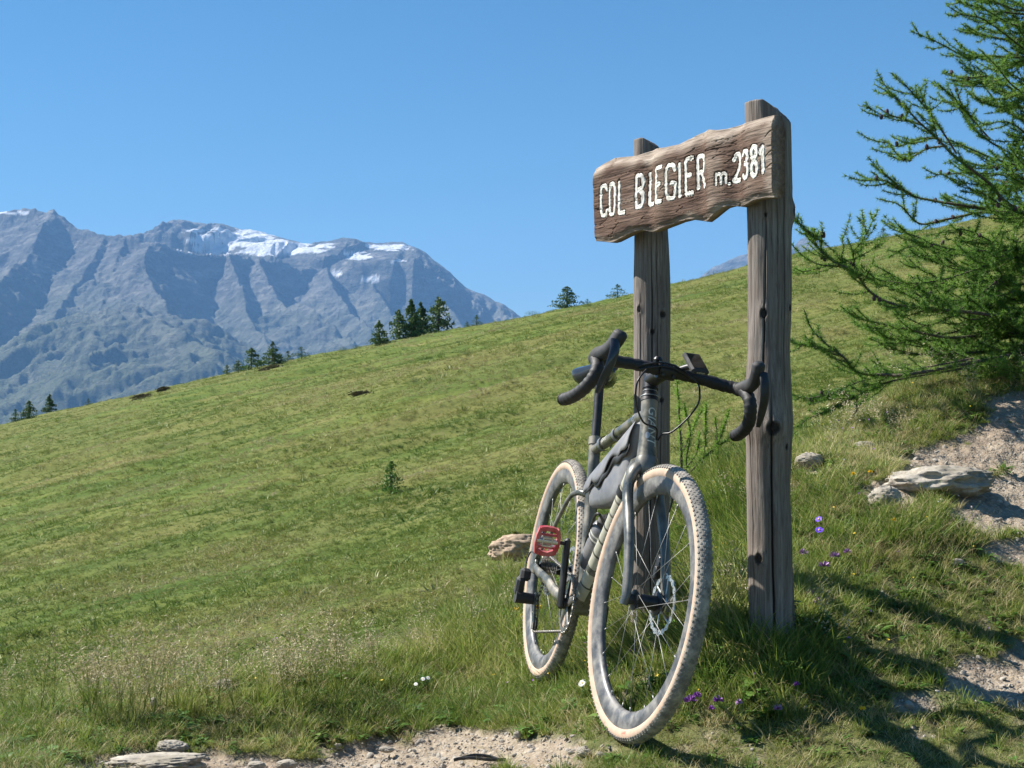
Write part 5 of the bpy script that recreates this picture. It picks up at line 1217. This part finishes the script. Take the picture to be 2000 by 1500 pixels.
LM = [([(2095, 170), (2000, 90), (1920, 42), (1880, 28), (1854, 9)], -.35), ([(2095, 210), (1956, 130), (1903, 108), (1880, 95), (1867, 73)], .2), ([(2095, 260), (1956, 156), (1894, 154), (1865, 148), (1846, 136)], -.2),
      ([(2090, 470), (1973, 396), (1930, 361), (1868, 308), (1833, 268), (1789, 238), (1749, 190), (1712, 163)], -.55), ([(1868, 300), (1824, 225), (1780, 185), (1749, 147)], -.5), ([(1800, 244), (1771, 231), (1736, 227), (1714, 209)], -.5),
      ([(1840, 272), (1806, 268), (1749, 288), (1723, 273)], -.45), ([(1850, 285), (1815, 288), (1767, 313), (1736, 304)], -.5), ([(2095, 430), (1970, 412), (1877, 403), (1824, 392), (1780, 378), (1727, 343), (1701, 320)], -.3), ([(1780, 378), (1750, 362), (1727, 355), (1696, 350)], -.3),
      ([(2095, 470), (1990, 425), (1921, 416), (1846, 429), (1798, 435), (1754, 402), (1714, 388)], .1), ([(2095, 380), (1990, 345), (1894, 339), (1833, 341), (1806, 326)], .25), ([(2095, 360), (1934, 273), (1868, 211), (1846, 176), (1828, 158)], .2), ([(1934, 273), (1890, 215), (1868, 189), (1864, 158)], .1), ([(2095, 290), (1965, 211), (1930, 185), (1908, 150)], .3),
      ([(2100, 660), (1960, 618), (1806, 603), (1745, 594), (1701, 568), (1666, 532), (1626, 510), (1600, 484), (1569, 458)], -.6), ([(1612, 500), (1606, 484), (1603, 455), (1604, 436)], -.6), ([(1650, 522), (1639, 519), (1595, 517), (1562, 497)], -.6), ([(1650, 525), (1644, 510), (1645, 485), (1644, 466)], -.6), ([(1680, 545), (1672, 519), (1662, 490), (1655, 466)], -.6),
      ([(2100, 620), (1960, 600), (1870, 600), (1802, 581), (1754, 541), (1705, 519)], -.2), ([(2100, 600), (1950, 560), (1860, 560), (1810, 530), (1776, 513)], .1), ([(2100, 690), (2000, 690), (1790, 729), (1730, 732), (1676, 726), (1646, 699), (1610, 669), (1586, 639), (1568, 606)], -.7), ([(1640, 695), (1600, 680), (1574, 675), (1550, 670)], -.7),
      ([(1900, 700), (1700, 740), (1622, 768), (1580, 777), (1550, 771)], -.6), ([(1880, 720), (1740, 745), (1658, 780), (1610, 804), (1568, 822)], -.6), ([(1700, 760), (1640, 850), (1592, 876), (1550, 852)], -.5), ([(2100, 560), (1980, 520), (1880, 500), (1790, 480), (1740, 500)], -.1), ([(2100, 650), (1960, 650), (1850, 660), (1760, 640), (1680, 620), (1640, 600)], -.4), ([(2100, 670), (1990, 680), (1880, 690), (1780, 690), (1700, 660)], -.3),
      ([(2095, 330), (2010, 260), (1960, 240), (1900, 250)], -.2), ([(2090, 120), (2010, 60), (1950, 40), (1900, 60)], .3), ([(2085, 40), (2000, -20), (1950, -30), (1905, 5)], -.2), ([(2095, 540), (1960, 480), (1880, 450), (1810, 460)], -.5)]
for i_ in range(13):
    y0 = 480 + i_ * 18; xt = random.uniform(1640, 1900); yt = y0 + random.uniform(-60, 120); LM.append(([(2100, y0), (2000, y0 + random.uniform(-20, 20)), ((xt + 2000) / 2, (y0 + yt) / 2 + 25), (xt + 60, yt + 12), (xt, yt - 18)], random.uniform(-.7, .5)))
for i_ in range(9):
    y0 = 20 + i_ * 46; xt = random.uniform(1870, 1960); yt = y0 + random.uniform(-80, 10); LM.append(([(2095, y0 + 60), (2010, y0 + 30), (xt + 60, yt + 40), (xt, yt)], random.uniform(-.6, .5)))
limbs = []
for pp, off in LM:
    n = len(pp); limbs.append(([P(x, y, TY + off * min(1, (2110 - x) / 200)) + np.array([0, .03 * math.sin(i * 2.1), 0]) for i, (x, y) in enumerate(pp)], .0095 if n > 5 else .005, 1.7 if pp[-1][1] > 430 else 1.15))
larch('larch_tree', 'tall dark green larch with long upturned branches at the right edge', TRK, [.075, .03], limbs, rand=58, seed=4, cones=1.6)
def sap(name, label, stems, Y, seed, twig=.15, tl=.026):
    base = [P(x, y, Y) for x, y in stems[0]]
    b0 = base[0].copy(); b0[2] = ground_h(b0[0], b0[1]) - .02; base[0] = b0
    larch(name, label, np.array(base), [.007, .0015], [([P(x, y, Y + .02 * i) for x, y in st], .004, 1.0) for i, st in enumerate(stems)], 0, seed, tl=tl, stepk=.008, twig=twig, mat=NEED_Y, needle_k=15)
sap('larch_sapling', 'bright green larch sapling growing between the two sign posts', [[(1332, 950), (1330, 880), (1326, 800), (1322, 745)], [(1345, 950), (1340, 900), (1348, 850), (1338, 800)], [(1350, 960), (1372, 900), (1378, 850), (1377, 790)], [(1352, 960), (1395, 920), (1400, 860), (1397, 815)], [(1340, 930), (1390, 880), (1420, 862), (1430, 868)], [(1335, 880), (1355, 830), (1372, 800)], [(1370, 900), (1400, 870), (1420, 810)], [(1350, 960), (1410, 930), (1440, 905)], [(1335, 920), (1360, 885), (1366, 850)]], 6.1, 11)

# ------------------------------------------------------------------ conifers along the hill's skyline
FIR = foliage_mat('conifer_foliage', [(.0, (.030, .065, .018)), (.4, (.055, .105, .026)), (.7, (.09, .15, .038)), (1, (.14, .20, .055))], .25, nscale=.8)
def conifer(px, pyb, h, w, label, name='conifer_tree', cat='tree', group=None, seed=0, shape='cone', Ymax=None, dens=1.0, mat=None):
    rng = np.random.default_rng(seed + 100)
    u = (px - 1000) / F_PX; base = hit(px, pyb + 1, 9, 240, 2400); Yb = Ymax or base[1]
    YY = np.linspace(40, 240, 800); el = (ground_h(u * YY, YY) - CAMZ) / YY; yc = YY[np.argmax(el)]
    crest_t = Yb >= yc * .93 or Yb > 235
    if crest_t: Yb = yc * .99
    base = np.array([u * Yb, Yb, float(ground_h(u * Yb, Yb))]); sc_ = Yb / F_PX
    want = P(px, pyb, Yb)[2]; H = h * sc_ * 1.3; Wd = w * sc_ / 2 * 1.85
    
    base[2] -= .05 * H
    root = empty(name, tuple(base)); tag(root, label, cat, group)
    MB().tube([(0, 0, -.1 * H), (0, 0, .5 * H), (.01 * H, 0, .97 * H)], [.035 * H, .022 * H, .004 * H], 7).build('trunk', BARK, root)
    n = int(1500 * dens); V = []; s0 = .085 * H if shape != 'bush' else .10 * H
    nb = 26; az = rng.uniform(0, 6.28, nb); zb = rng.uniform(.06, .97, nb); lb = rng.uniform(.65, 1.1, nb)
    for i in range(n):
        if shape == 'cone':
            b = rng.integers(nb); t = zb[b] + rng.normal(0, .018); rr = Wd * lb[b] * (1 - t) ** .75 * min(1, .7 + t * 2.5); q = rng.uniform() ** .6; a = az[b] + rng.normal(0, .22); r = rr * q
            if rng.uniform() < .35: t = rng.uniform(.08, .98); r = Wd * (1 - t) ** .8 * rng.uniform(0, .8); a = rng.uniform(0, 6.28)
            c = np.array([math.cos(a) * r, math.sin(a) * r, H * (t - .05 * q + .03 * q * q)]); s_ = s0 * (1.1 - .5 * t)
        else:
            v = rng.normal(0, 1, 3); v /= np.linalg.norm(v); q = rng.uniform(.3, 1) ; k = 1 + .3 * vnoise(v[0] * 2 + seed, v[1] * 2, v[2] * 2); c = np.array([v[0] * Wd * q * k, v[1] * Wd * q * k, H * (.5 + .5 * v[2] * q * k)]); s_ = s0 * .8
        d = rng.normal(0, 1, 3) + [0, 0, .3]; d /= np.linalg.norm(d); e = np.cross(d, rng.normal(0, 1, 3)); e /= np.linalg.norm(e)
        V += [c - e * s_ * .32, c + e * s_ * .32, c + d * s_]
    mesh_obj('crown', np.array(V), np.arange(n * 3).reshape(-1, 3), mat or FIR, root, smooth=False)
    return root
TR = [(57, 814, 32, 30, 'dark conifer second from the left edge, standing before the blue mountain foot'), (97, 808, 30, 22, 'slim conifer third from the left edge on the meadow rim'), (30, 824, 22, 18, 'faint small conifer nearest the left edge of the photo'), (172, 786, 12, 14, 'tiny round conifer right of the three leftmost trees'),
      (443, 718, 18, 16, 'smallest conifer at the left end of the lower tree row'), (465, 716, 22, 24, 'low conifer just left of the broad bright one'), (490, 710, 36, 42, 'broad bright green conifer in the lower tree row'), (532, 699, 38, 40, 'rounded dark conifer in the middle of the lower tree row'), (562, 690, 20, 24, 'small conifer right of the rounded dark one'), (588, 686, 20, 30, 'wide low conifer at the right end of the lower tree row'),
      (697, 659, 9, 14, 'tiny shrub conifer left of the big tree clump on the crest'), (740, 649, 40, 34, 'lighter conifer at the left end of the big clump on the crest'), (778, 641, 50, 42, 'conifer second from left in the big clump on the crest'), (803, 636, 62, 36, 'tallest feathery conifer in the middle of the big clump'), (822, 632, 54, 32, 'dark conifer third in the big clump beside the tallest'), (856, 627, 58, 54, 'dense dark pyramid conifer at the right end of the big clump'),
      (912, 614, 12, 12, 'tiny conifer right of the big clump'), (931, 611, 18, 22, 'small conifer on the crest where mountain and hill meet'), (1108, 569, 36, 46, 'bushy conifer on the crest left of the sign'), (1147, 559, 12, 16, 'tiny conifer between the two bushy ones left of the sign'), (1207, 546, 24, 34, 'conifer on the crest just left of the left post'), (1040, 586, 9, 22, 'tiny bush on the crest right of the mountains'), (1728, 459, 19, 26, 'lone small conifer on the crest right of the posts'), (670, 664, 8, 14, 'flat little shrub between the tree row and the big clump')]
for i, (x, y, h, wd, lab) in enumerate(TR):
    conifer(x, y, h, wd, lab, group='conifers along the hill crest', seed=i, dens=1.0 if h > 25 else .45, shape='cone' if h > 10 else 'bush')
conifer(764, 962, 52, 46, 'small lone green sapling on the meadow slope', 'conifer_sapling', 'tree', seed=50, dens=.5, mat=G_LEAF)
for i, (x, y, h, wd, lab) in enumerate([(808, 749, 12, 18, 'dark round shrub on the slope below the big tree clump'), (416, 768, 8, 14, 'small dark shrub on the slope left of centre'), (465, 771, 9, 22, 'flat shrub right of the small dark one on the slope'), (721, 725, 7, 14, 'faint shrub on the slope under the crest clump'), (1395, 514, 9, 40, 'low green bush on the crest between the posts')]):
    conifer(x, y, h, wd, lab, 'shrub', 'shrub', 'shrubs on the meadow slope', seed=60 + i, shape='bush', dens=.35)
HEATH = foliage_mat('brown_heath', [(.0, (.060, .050, .022)), (.5, (.10, .082, .036)), (1, (.16, .13, .06))], .15)
def heath(px, py, w, h, tilt, label, seed):
    rng = np.random.default_rng(seed); V = []; b = hit(px, py, 9, 230, 2000); s_ = b[1] / F_PX
    root = b; n = 900
    for i in range(n):
        q = rng.normal(0, .36, 2); c = hit(px + q[0] * w / 2, py - tilt * q[0] * w / 2 + q[1] * h * .45, 9, 230, 400) - b; d = rng.normal(0, 1, 3) + [0, 0, .9]; d /= np.linalg.norm(d); e = np.cross(d, rng.normal(0, 1, 3)); e /= np.linalg.norm(e); z = 4.2 * s_
        V += [c - e * z * .4, c + e * z * .4, c + d * z]
    o = mesh_obj('heath_patch', np.array(V), np.arange(n * 3).reshape(-1, 3), HEATH, None, smooth=False); o.location = b; tag(o, label, 'shrub', 'brown heath patches under the crest')
for i, a in enumerate([(733, 666, 84, 8, .12, 'long brown heath strip below the big tree clump'), (527, 720, 46, 5, .2, 'thin brown heath streak under the lower tree row'), (276, 777, 42, 8, .2, 'brown heath mound on the lower left rim'), (318, 762, 26, 6, .2, 'small brown heath mound right of the lower left one'), (700, 771, 50, 9, .1, 'pale brown heath patch in mid slope'), (1125, 590, 34, 6, .1, 'brown heath patch under the bushy conifer by the sign')]): heath(*a, 30 + i)

# ------------------------------------------------------------------ rocks and stones
ROCK = simple('weathered_rock', (.36, .325, .27), .92, 0, .5, 26, 1.0, (.17, .145, .10), .8)
EARTH = simple('dry_earth', (.36, .27, .19), .95, 0, .4, 40, 1.0, (.24, .18, .12), .8)
def rock(px, py, w, h, label, seed, name='rock', cat='rock', depth=.8, sink=.35, group=None, Y=None, jag=.22, mat=None):
    import bmesh
    c = hit(px, py, 3, 12); s_ = c[1] / F_PX
    bm = bmesh.new(); bmesh.ops.create_icosphere(bm, subdivisions=5, radius=1)
    co = np.array([v.co for v in bm.verts])
    f = 1 + jag * fbm(co[:, 0] * 1.1 + seed * 3, co[:, 1] * 1.1, co[:, 2] * 1.6, 4, seed) + .05 * fbm(co[:, 0] * 6, co[:, 1] * 6, co[:, 2] * 9, 3, seed)
    f = f + .10 * (1 - 3 * np.abs(fbm(co[:, 0] * 2.2, co[:, 1] * 2.2, co[:, 2] * 4.5 + seed, 4, seed + 3, .6)))
    co = co * f[:, None]; co[:, 2] = np.round(co[:, 2] * 5 + .25 * fbm(co[:, 0] * 3, co[:, 1] * 3, 0, 2, seed)) / 5 * .35 + co[:, 2] * .65
    co = co * [w * s_ / 2, w * s_ / 2 * depth, h * s_ * .62]
    for v, q in zip(bm.verts, co): v.co = Vector(q)
    me = bpy.data.meshes.new(name); bm.to_mesh(me); bm.free(); me.materials.append(mat or ROCK); me.polygons.foreach_set('use_smooth', [True] * len(me.polygons))
    o = bpy.data.objects.new(name, me); COL.objects.link(o); o.location = c + [0, 0, h * s_ * (.5 - sink)]; o.rotation_euler = (random.uniform(-.1, .1), random.uniform(-.1, .1), random.uniform(-.4, .4)); tag(o, label, cat, group); return o
rock(1825, 942, 210, 52, 'broad pale rock slab bedded in the bank right of the posts', 1, jag=.42, sink=.52)
rock(1728, 985, 60, 46, 'smaller pale rock at the left end of the bank slab', 2)
rock(1008, 1072, 104, 44, 'tan earthy boulder behind the rear wheel and red pedal', 3, sink=.5, jag=.35, mat=EARTH)
rock(310, 1484, 170, 26, 'long flat pale rock slab at the lower left on the path', 4, depth=.8, sink=.72, jag=.4)
rock(335, 1462, 62, 16, 'thin grey stone lying on top end of the lower left slab', 5)
rock(1581, 905, 56, 26, 'pale stone behind the right post on the bank', 6)
rock(1140, 1477, 30, 17, 'small white stone on the path left of the front tyre', 7, 'stone', 'stone', sink=.1)
rock(560, 1495, 40, 14, 'pale flat stone in the gravel at the bottom', 8, 'stone', 'stone')
rock(500, 1497, 34, 12, 'small tan stone left of the pale flat one in the gravel', 9, 'stone', 'stone')
rock(1010, 1441, 15, 11, 'little white stone in the brown soil by the path edge', 10, 'stone', 'stone', sink=.1)
rock(755, 1466, 26, 9, 'thin grey stone in the middle of the gravel', 11, 'stone', 'stone')
rock(1690, 875, 40, 16, 'low pale stone in the dry grass of the bank', 12, 'stone', 'stone')
rock(1870, 1105, 30, 15, 'bluish grey stone under the upper path', 13, 'stone', 'stone')
rock(300, 1388, 13, 22, 'small upright pale stone among the flowering grass', 14, 'stone', 'stone', sink=0)
rock(436, 1347, 34, 16, 'brown stone with dark top at the edge of the drop', 15, 'stone', 'stone', sink=0)
# black cord left on the path
c0 = hit(935, 1488, 3, 5); s_ = c0[1] / F_PX
b = MB(); b.tube(spline([(x * s_, y * s_, z * s_ + .004) for x, y, z in ((-48, -3, 1), (-30, 6, 4), (-8, 14, 7), (20, 12, 5), (38, 4, 1), (52, 2, 1), (20, -4, 2), (-14, -2, 5), (-40, 0, 3))], 6), .0045, 8, ratio=.5, up=(0, 0, 1))
o = b.build('cord', M_RUB, None, angle=60); o.location = c0; tag(o, 'short black twisted strap lying on the gravel in the foreground', 'strap')

# ------------------------------------------------------------------ leafy plants at the posts
def leafy_plant(px, py, w, h, label, seed, group='leafy weeds round the posts', heads=0, mat=None):
    rng = np.random.default_rng(seed + 900); g = hit(px, py, 3, 9); s_ = g[1] / F_PX; R = w * s_ / 2; H = h * s_
    root = empty('leafy_plant', tuple(g - [0, 0, .005])); tag(root, label, 'plant', group)
    st = MB(); V = []; F = []; HV = []; HF = []
    for i in range(13):
        a = rng.uniform(0, 6.28); q = rng.uniform(.1, 1); tip = np.array([math.cos(a) * R * q, math.sin(a) * R * q, H * (1.05 - .5 * q) * rng.uniform(.7, 1)]); mid = tip * [.35, .35, .62]
        sp = spline([(0, 0, 0), mid, tip], 4); st.tube(sp, np.linspace(.0016, .0007, len(sp)), 4, cap=False)
        for k in range(11):
            t = rng.uniform(.12, 1) if k else 1.0; p = sp[int(t * (len(sp) - 1))]; b_ = rng.uniform(0, 6.28); d = np.array([math.cos(b_), math.sin(b_), rng.uniform(-.1, .7)]); d /= np.linalg.norm(d); e = np.cross(d, [0, 0, 1.]); e /= np.linalg.norm(e); L = R * rng.uniform(.30, .55) * (1.15 - .5 * t); b0 = len(V)
            for u, ww in ((0, .03), (.25, .20), (.55, .26), (.8, .16), (1, .01)):
                c = p + d * L * u - np.array([0, 0, L * .35 * u * u]); V += [c - e * L * ww + [0, 0, L * ww * .25], c, c + e * L * ww + [0, 0, L * ww * .25]]
            for u in range(4):
                for v in range(2): F.append((b0 + 3 * u + v, b0 + 3 * u + v + 1, b0 + 3 * u + v + 4, b0 + 3 * u + v + 3))
        if i < heads:
            for k in range(26):
                c = tip + rng.normal(0, 1, 3) * [.010, .010, .014] + [0, 0, .012]; d = rng.normal(0, 1, 3); d /= np.linalg.norm(d); e = np.cross(d, rng.normal(0, 1, 3)); e /= np.linalg.norm(e); b0 = len(HV); HV += [c - d * .005, c + e * .0022, c + d * .005, c - e * .0022]; HF.append((b0, b0 + 1, b0 + 2, b0 + 3))
    st.build('stem', G_LEAF, root, fixn=False); mesh_obj('leaves', np.array(V), F, mat or G_LEAF, root)
    if HV: mesh_obj('seed_head', np.array(HV), HF, G_SEED, root, smooth=False)
for i, a in enumerate([(1510, 1244, 130, 110, 'dark leafy weed with drooping tan seed heads at the foot of the right post', 6), (1612, 1258, 110, 80, 'broad leafy weed just right of the right post foot', 3), (1440, 1290, 100, 75, 'leafy green weed between the front tyre and the right post', 0), (1555, 1330, 110, 60, 'low leafy weed in the shade in front of the right post', 0), (1405, 1340, 80, 55, 'low bright weed beside the front tyre', 0), (1290, 1270, 110, 80, 'leafy weed at the left post foot seen through the front wheel', 0), (820, 1352, 60, 44, 'small leafy weed under the white blossoms on the meadow edge', 0), (990, 1240, 80, 60, 'leafy weed left of the rear tyre', 0), (1068, 1418, 46, 26, 'flat leafy rosette at the path edge left of the front tyre', 0), (1140, 1300, 60, 44, 'leafy weed between the two tyres', 0)]):
    leafy_plant(*a[:5], i, heads=a[5])
# ------------------------------------------------------------------ flowers
def blossoms():
    ps = []
    for k, c in enumerate(((.80, .55, .02), (.85, .85, .8), (.30, .12, .40))):
        m = simple('blossom_%d' % k, c, .6, 0, .1, 300); V = []; F = []
        for i in range(6):
            a = i * math.pi / 3; V += [(0, 0, 0), (math.cos(a - .4) * .7, math.sin(a - .4) * .7, .25), (math.cos(a) * 1.0, math.sin(a) * 1.0, .3), (math.cos(a + .4) * .7, math.sin(a + .4) * .7, .25)]; F.append((4 * i, 4 * i + 1, 4 * i + 2, 4 * i + 3))
        ps.append(proto('blossom', V, F, m, False))
    X, Y = frustum_points(1500, 3.6, 9, 60); Z = ground_h(X, Y); px, py = PX(X, Y, Z); g = gravel_mask(X, Y, Z); k = (g < .2) & (py < 1400) & (rg_.uniform(size=len(X)) < np.where(px > 950, .5, .12)); X, Y, Z = X[k], Y[k], Z[k]; n = len(X)
    scatter('small_blossoms', ps, np.stack([X, Y, Z + rg_.uniform(.03, .10, n)], 1), rg_.uniform(.0025, .006, n), np.stack([rg_.normal(.6, .3, n), rg_.normal(0, .3, n), rg_.uniform(-.5, .5, n)], 1), rg_.choice(3, n, p=[.6, .15, .25]))
blossoms()
F_PUR = simple('purple_petals', (.26, .07, .36), .6, 0, .3, 300); F_VIO = simple('violet_petals', (.12, .04, .55), .6, 0, .3, 300); F_WHI = simple('white_petals', (.82, .82, .78), .6, 0, .08, 300); F_YEL = simple('yellow_petals', (.80, .55, .02), .6, 0, .15, 300); F_PNK = simple('lilac_petals', (.36, .20, .40), .6, 0, .3, 300); F_STM = simple('flower_stem', (.09, .15, .03), .6, 0, .2, 100)
def flower(px, py, size, kind, label, group=None, name='wild_flower', hgt=None, seed=0):
    rng = np.random.default_rng(seed + 500); g = hit(px, py + (hgt or 30), 3, 10); s_ = g[1] / F_PX; top = P(px, py, g[1]); R = size * s_ / 2
    root = empty(name, tuple(g)); tag(root, label, 'flower', group); t = top - g
    MB().tube(spline([(0, 0, -.01), t * .5 + [rng.normal(0, .006), rng.normal(0, .006), 0], t - [0, 0, R * .2]], 4), .0011, 5).build('stem', F_STM, root, fixn=False)
    V = []; F = []; m = {'p': F_PUR, 'v': F_VIO, 'w': F_WHI, 'y': F_YEL, 'l': F_PNK}[kind]
    if kind in 'wv':
        n = 14 if kind == 'w' else 5
        nv = np.array([rng.normal(-.2, .3), -.6, .75]); nv /= np.linalg.norm(nv); a1 = np.cross(nv, [1, 0, 0]); a1 /= np.linalg.norm(a1); a2 = np.cross(nv, a1)
        for i in range(n):
            a = 2 * math.pi * i / n + rng.normal(0, .05); d = math.cos(a) * a1 + math.sin(a) * a2; e = -math.sin(a) * a1 + math.cos(a) * a2; wv = R * (.20 if kind == 'w' else .6); b0 = len(V)
            V += [t + d * R * .15 - e * wv * .4, t + d * R * .15 + e * wv * .4, t + d * R * .7 + e * wv + nv * R * .1, t + d * R, t + d * R * .7 - e * wv + nv * R * .1]; F.append((b0, b0 + 1, b0 + 2, b0 + 3, b0 + 4))
        mesh_obj('petals', np.array(V), F, m, root, smooth=False)
        MB().lathe([(.0001, .25 * R), (.18 * R, .2 * R), (.26 * R, 0)], 10, R=np.array([a1, nv, a2]).T, c=t).build('flower_centre', F_YEL, root)
    else:
        n = 46
        for i in range(n):
            d = rng.normal(0, 1, 3); d[2] = abs(d[2]) * .9 - .2; d /= np.linalg.norm(d); e = np.cross(d, rng.normal(0, 1, 3)); e /= np.linalg.norm(e); b0 = len(V); c = t
            V += [c - e * R * .10, c + e * R * .10, c + d * R * .95 + e * R * .13, c + d * R * 1.05, c + d * R * .95 - e * R * .13]; F.append((b0, b0 + 1, b0 + 2, b0 + 3, b0 + 4))
        mesh_obj('petals', np.array(V), F, m, root, smooth=False)
FL = [(1310, 1216, 30, 'p', 'purple clover head seen through the spokes under the disc rotor'), (1298, 1232, 20, 'p', 'small purple clover head just below the one under the disc rotor'), (1236, 1272, 14, 'p', 'purple clover head through the lower spokes, left one'), (1262, 1268, 14, 'p', 'purple clover head through the lower spokes, right one'),
      (1348, 1368, 24, 'p', 'purple clover head right beside the front tyre near the ground'), (1362, 1360, 18, 'p', 'small clover head touching the one beside the front tyre'), (1402, 1368, 20, 'p', 'purple clover head two steps right of the front tyre'), (1390, 1384, 14, 'p', 'small low clover head below the others right of the tyre'), (1443, 1372, 14, 'l', 'pale clover head furthest right in the row by the tyre'),
      (1425, 1160, 16, 'p', 'purple flower just left of the right post foot'), (1599, 1014, 15, 'v', 'violet bellflower right of the right post, upper of two'), (1600, 1035, 17, 'v', 'violet bellflower right of the right post, lower of two'), (1556, 1337, 14, 'p', 'purple clover in the shade right below the right post'), (1520, 1384, 18, 'l', 'lilac flower low in the shadow below the right post'),
      (1570, 1080, 18, 'l', 'lilac thyme tuft right of the post, leftmost'), (1610, 1105, 22, 'l', 'lilac thyme tuft right of the post, lowest of the upper ones'), (1630, 1086, 20, 'l', 'lilac thyme tuft right of the post, middle'), (1655, 1078, 16, 'l', 'lilac thyme tuft right of the post, furthest right'), (1597, 1175, 22, 'l', 'lilac flower spike standing at the foot of the right post'), (1582, 1158, 16, 'l', 'thin lilac flower left of the spike at the post foot'),
      (1397, 942, 18, 'w', 'white daisy highest of the three between the posts'), (1392, 961, 16, 'w', 'white daisy lower left of the three between the posts'), (1409, 960, 14, 'w', 'white daisy lower right of the three between the posts'), (1137, 1334, 18, 'w', 'white seed puff left of the front tyre'), (826, 1326, 10, 'w', 'white blossom cluster left end, on the meadow edge'), (812, 1336, 9, 'w', 'white blossom cluster lower left on the meadow edge'), (836, 1324, 9, 'w', 'white blossom cluster right end on the meadow edge'),
      (1028, 1178, 14, 'y', 'yellow flower behind the rear derailleur'), (1008, 1192, 15, 'y', 'yellow flower left of the rear tyre'), (1052, 1188, 14, 'y', 'yellow flower seen through the rear wheel'), (1020, 1204, 12, 'y', 'lowest yellow flower by the rear tyre'), (1667, 926, 10, 'y', 'yellow flower left one on the bank above the rock'), (1700, 922, 10, 'y', 'yellow flower right one on the bank above the rock'), (1745, 1016, 10, 'y', 'yellow flower under the pale bank rock'), (1416, 1062, 10, 'y', 'yellow flower just right of the front tyre top'), (1430, 1010, 9, 'y', 'yellow flower left of the right post at knee height'), (1684, 1384, 14, 'y', 'yellow flower in the grass at lower right')]
for i, (x, y, sz, k, lab) in enumerate(FL): flower(x, y, sz, k, lab, seed=i, hgt=26 if y < 1000 else 34)
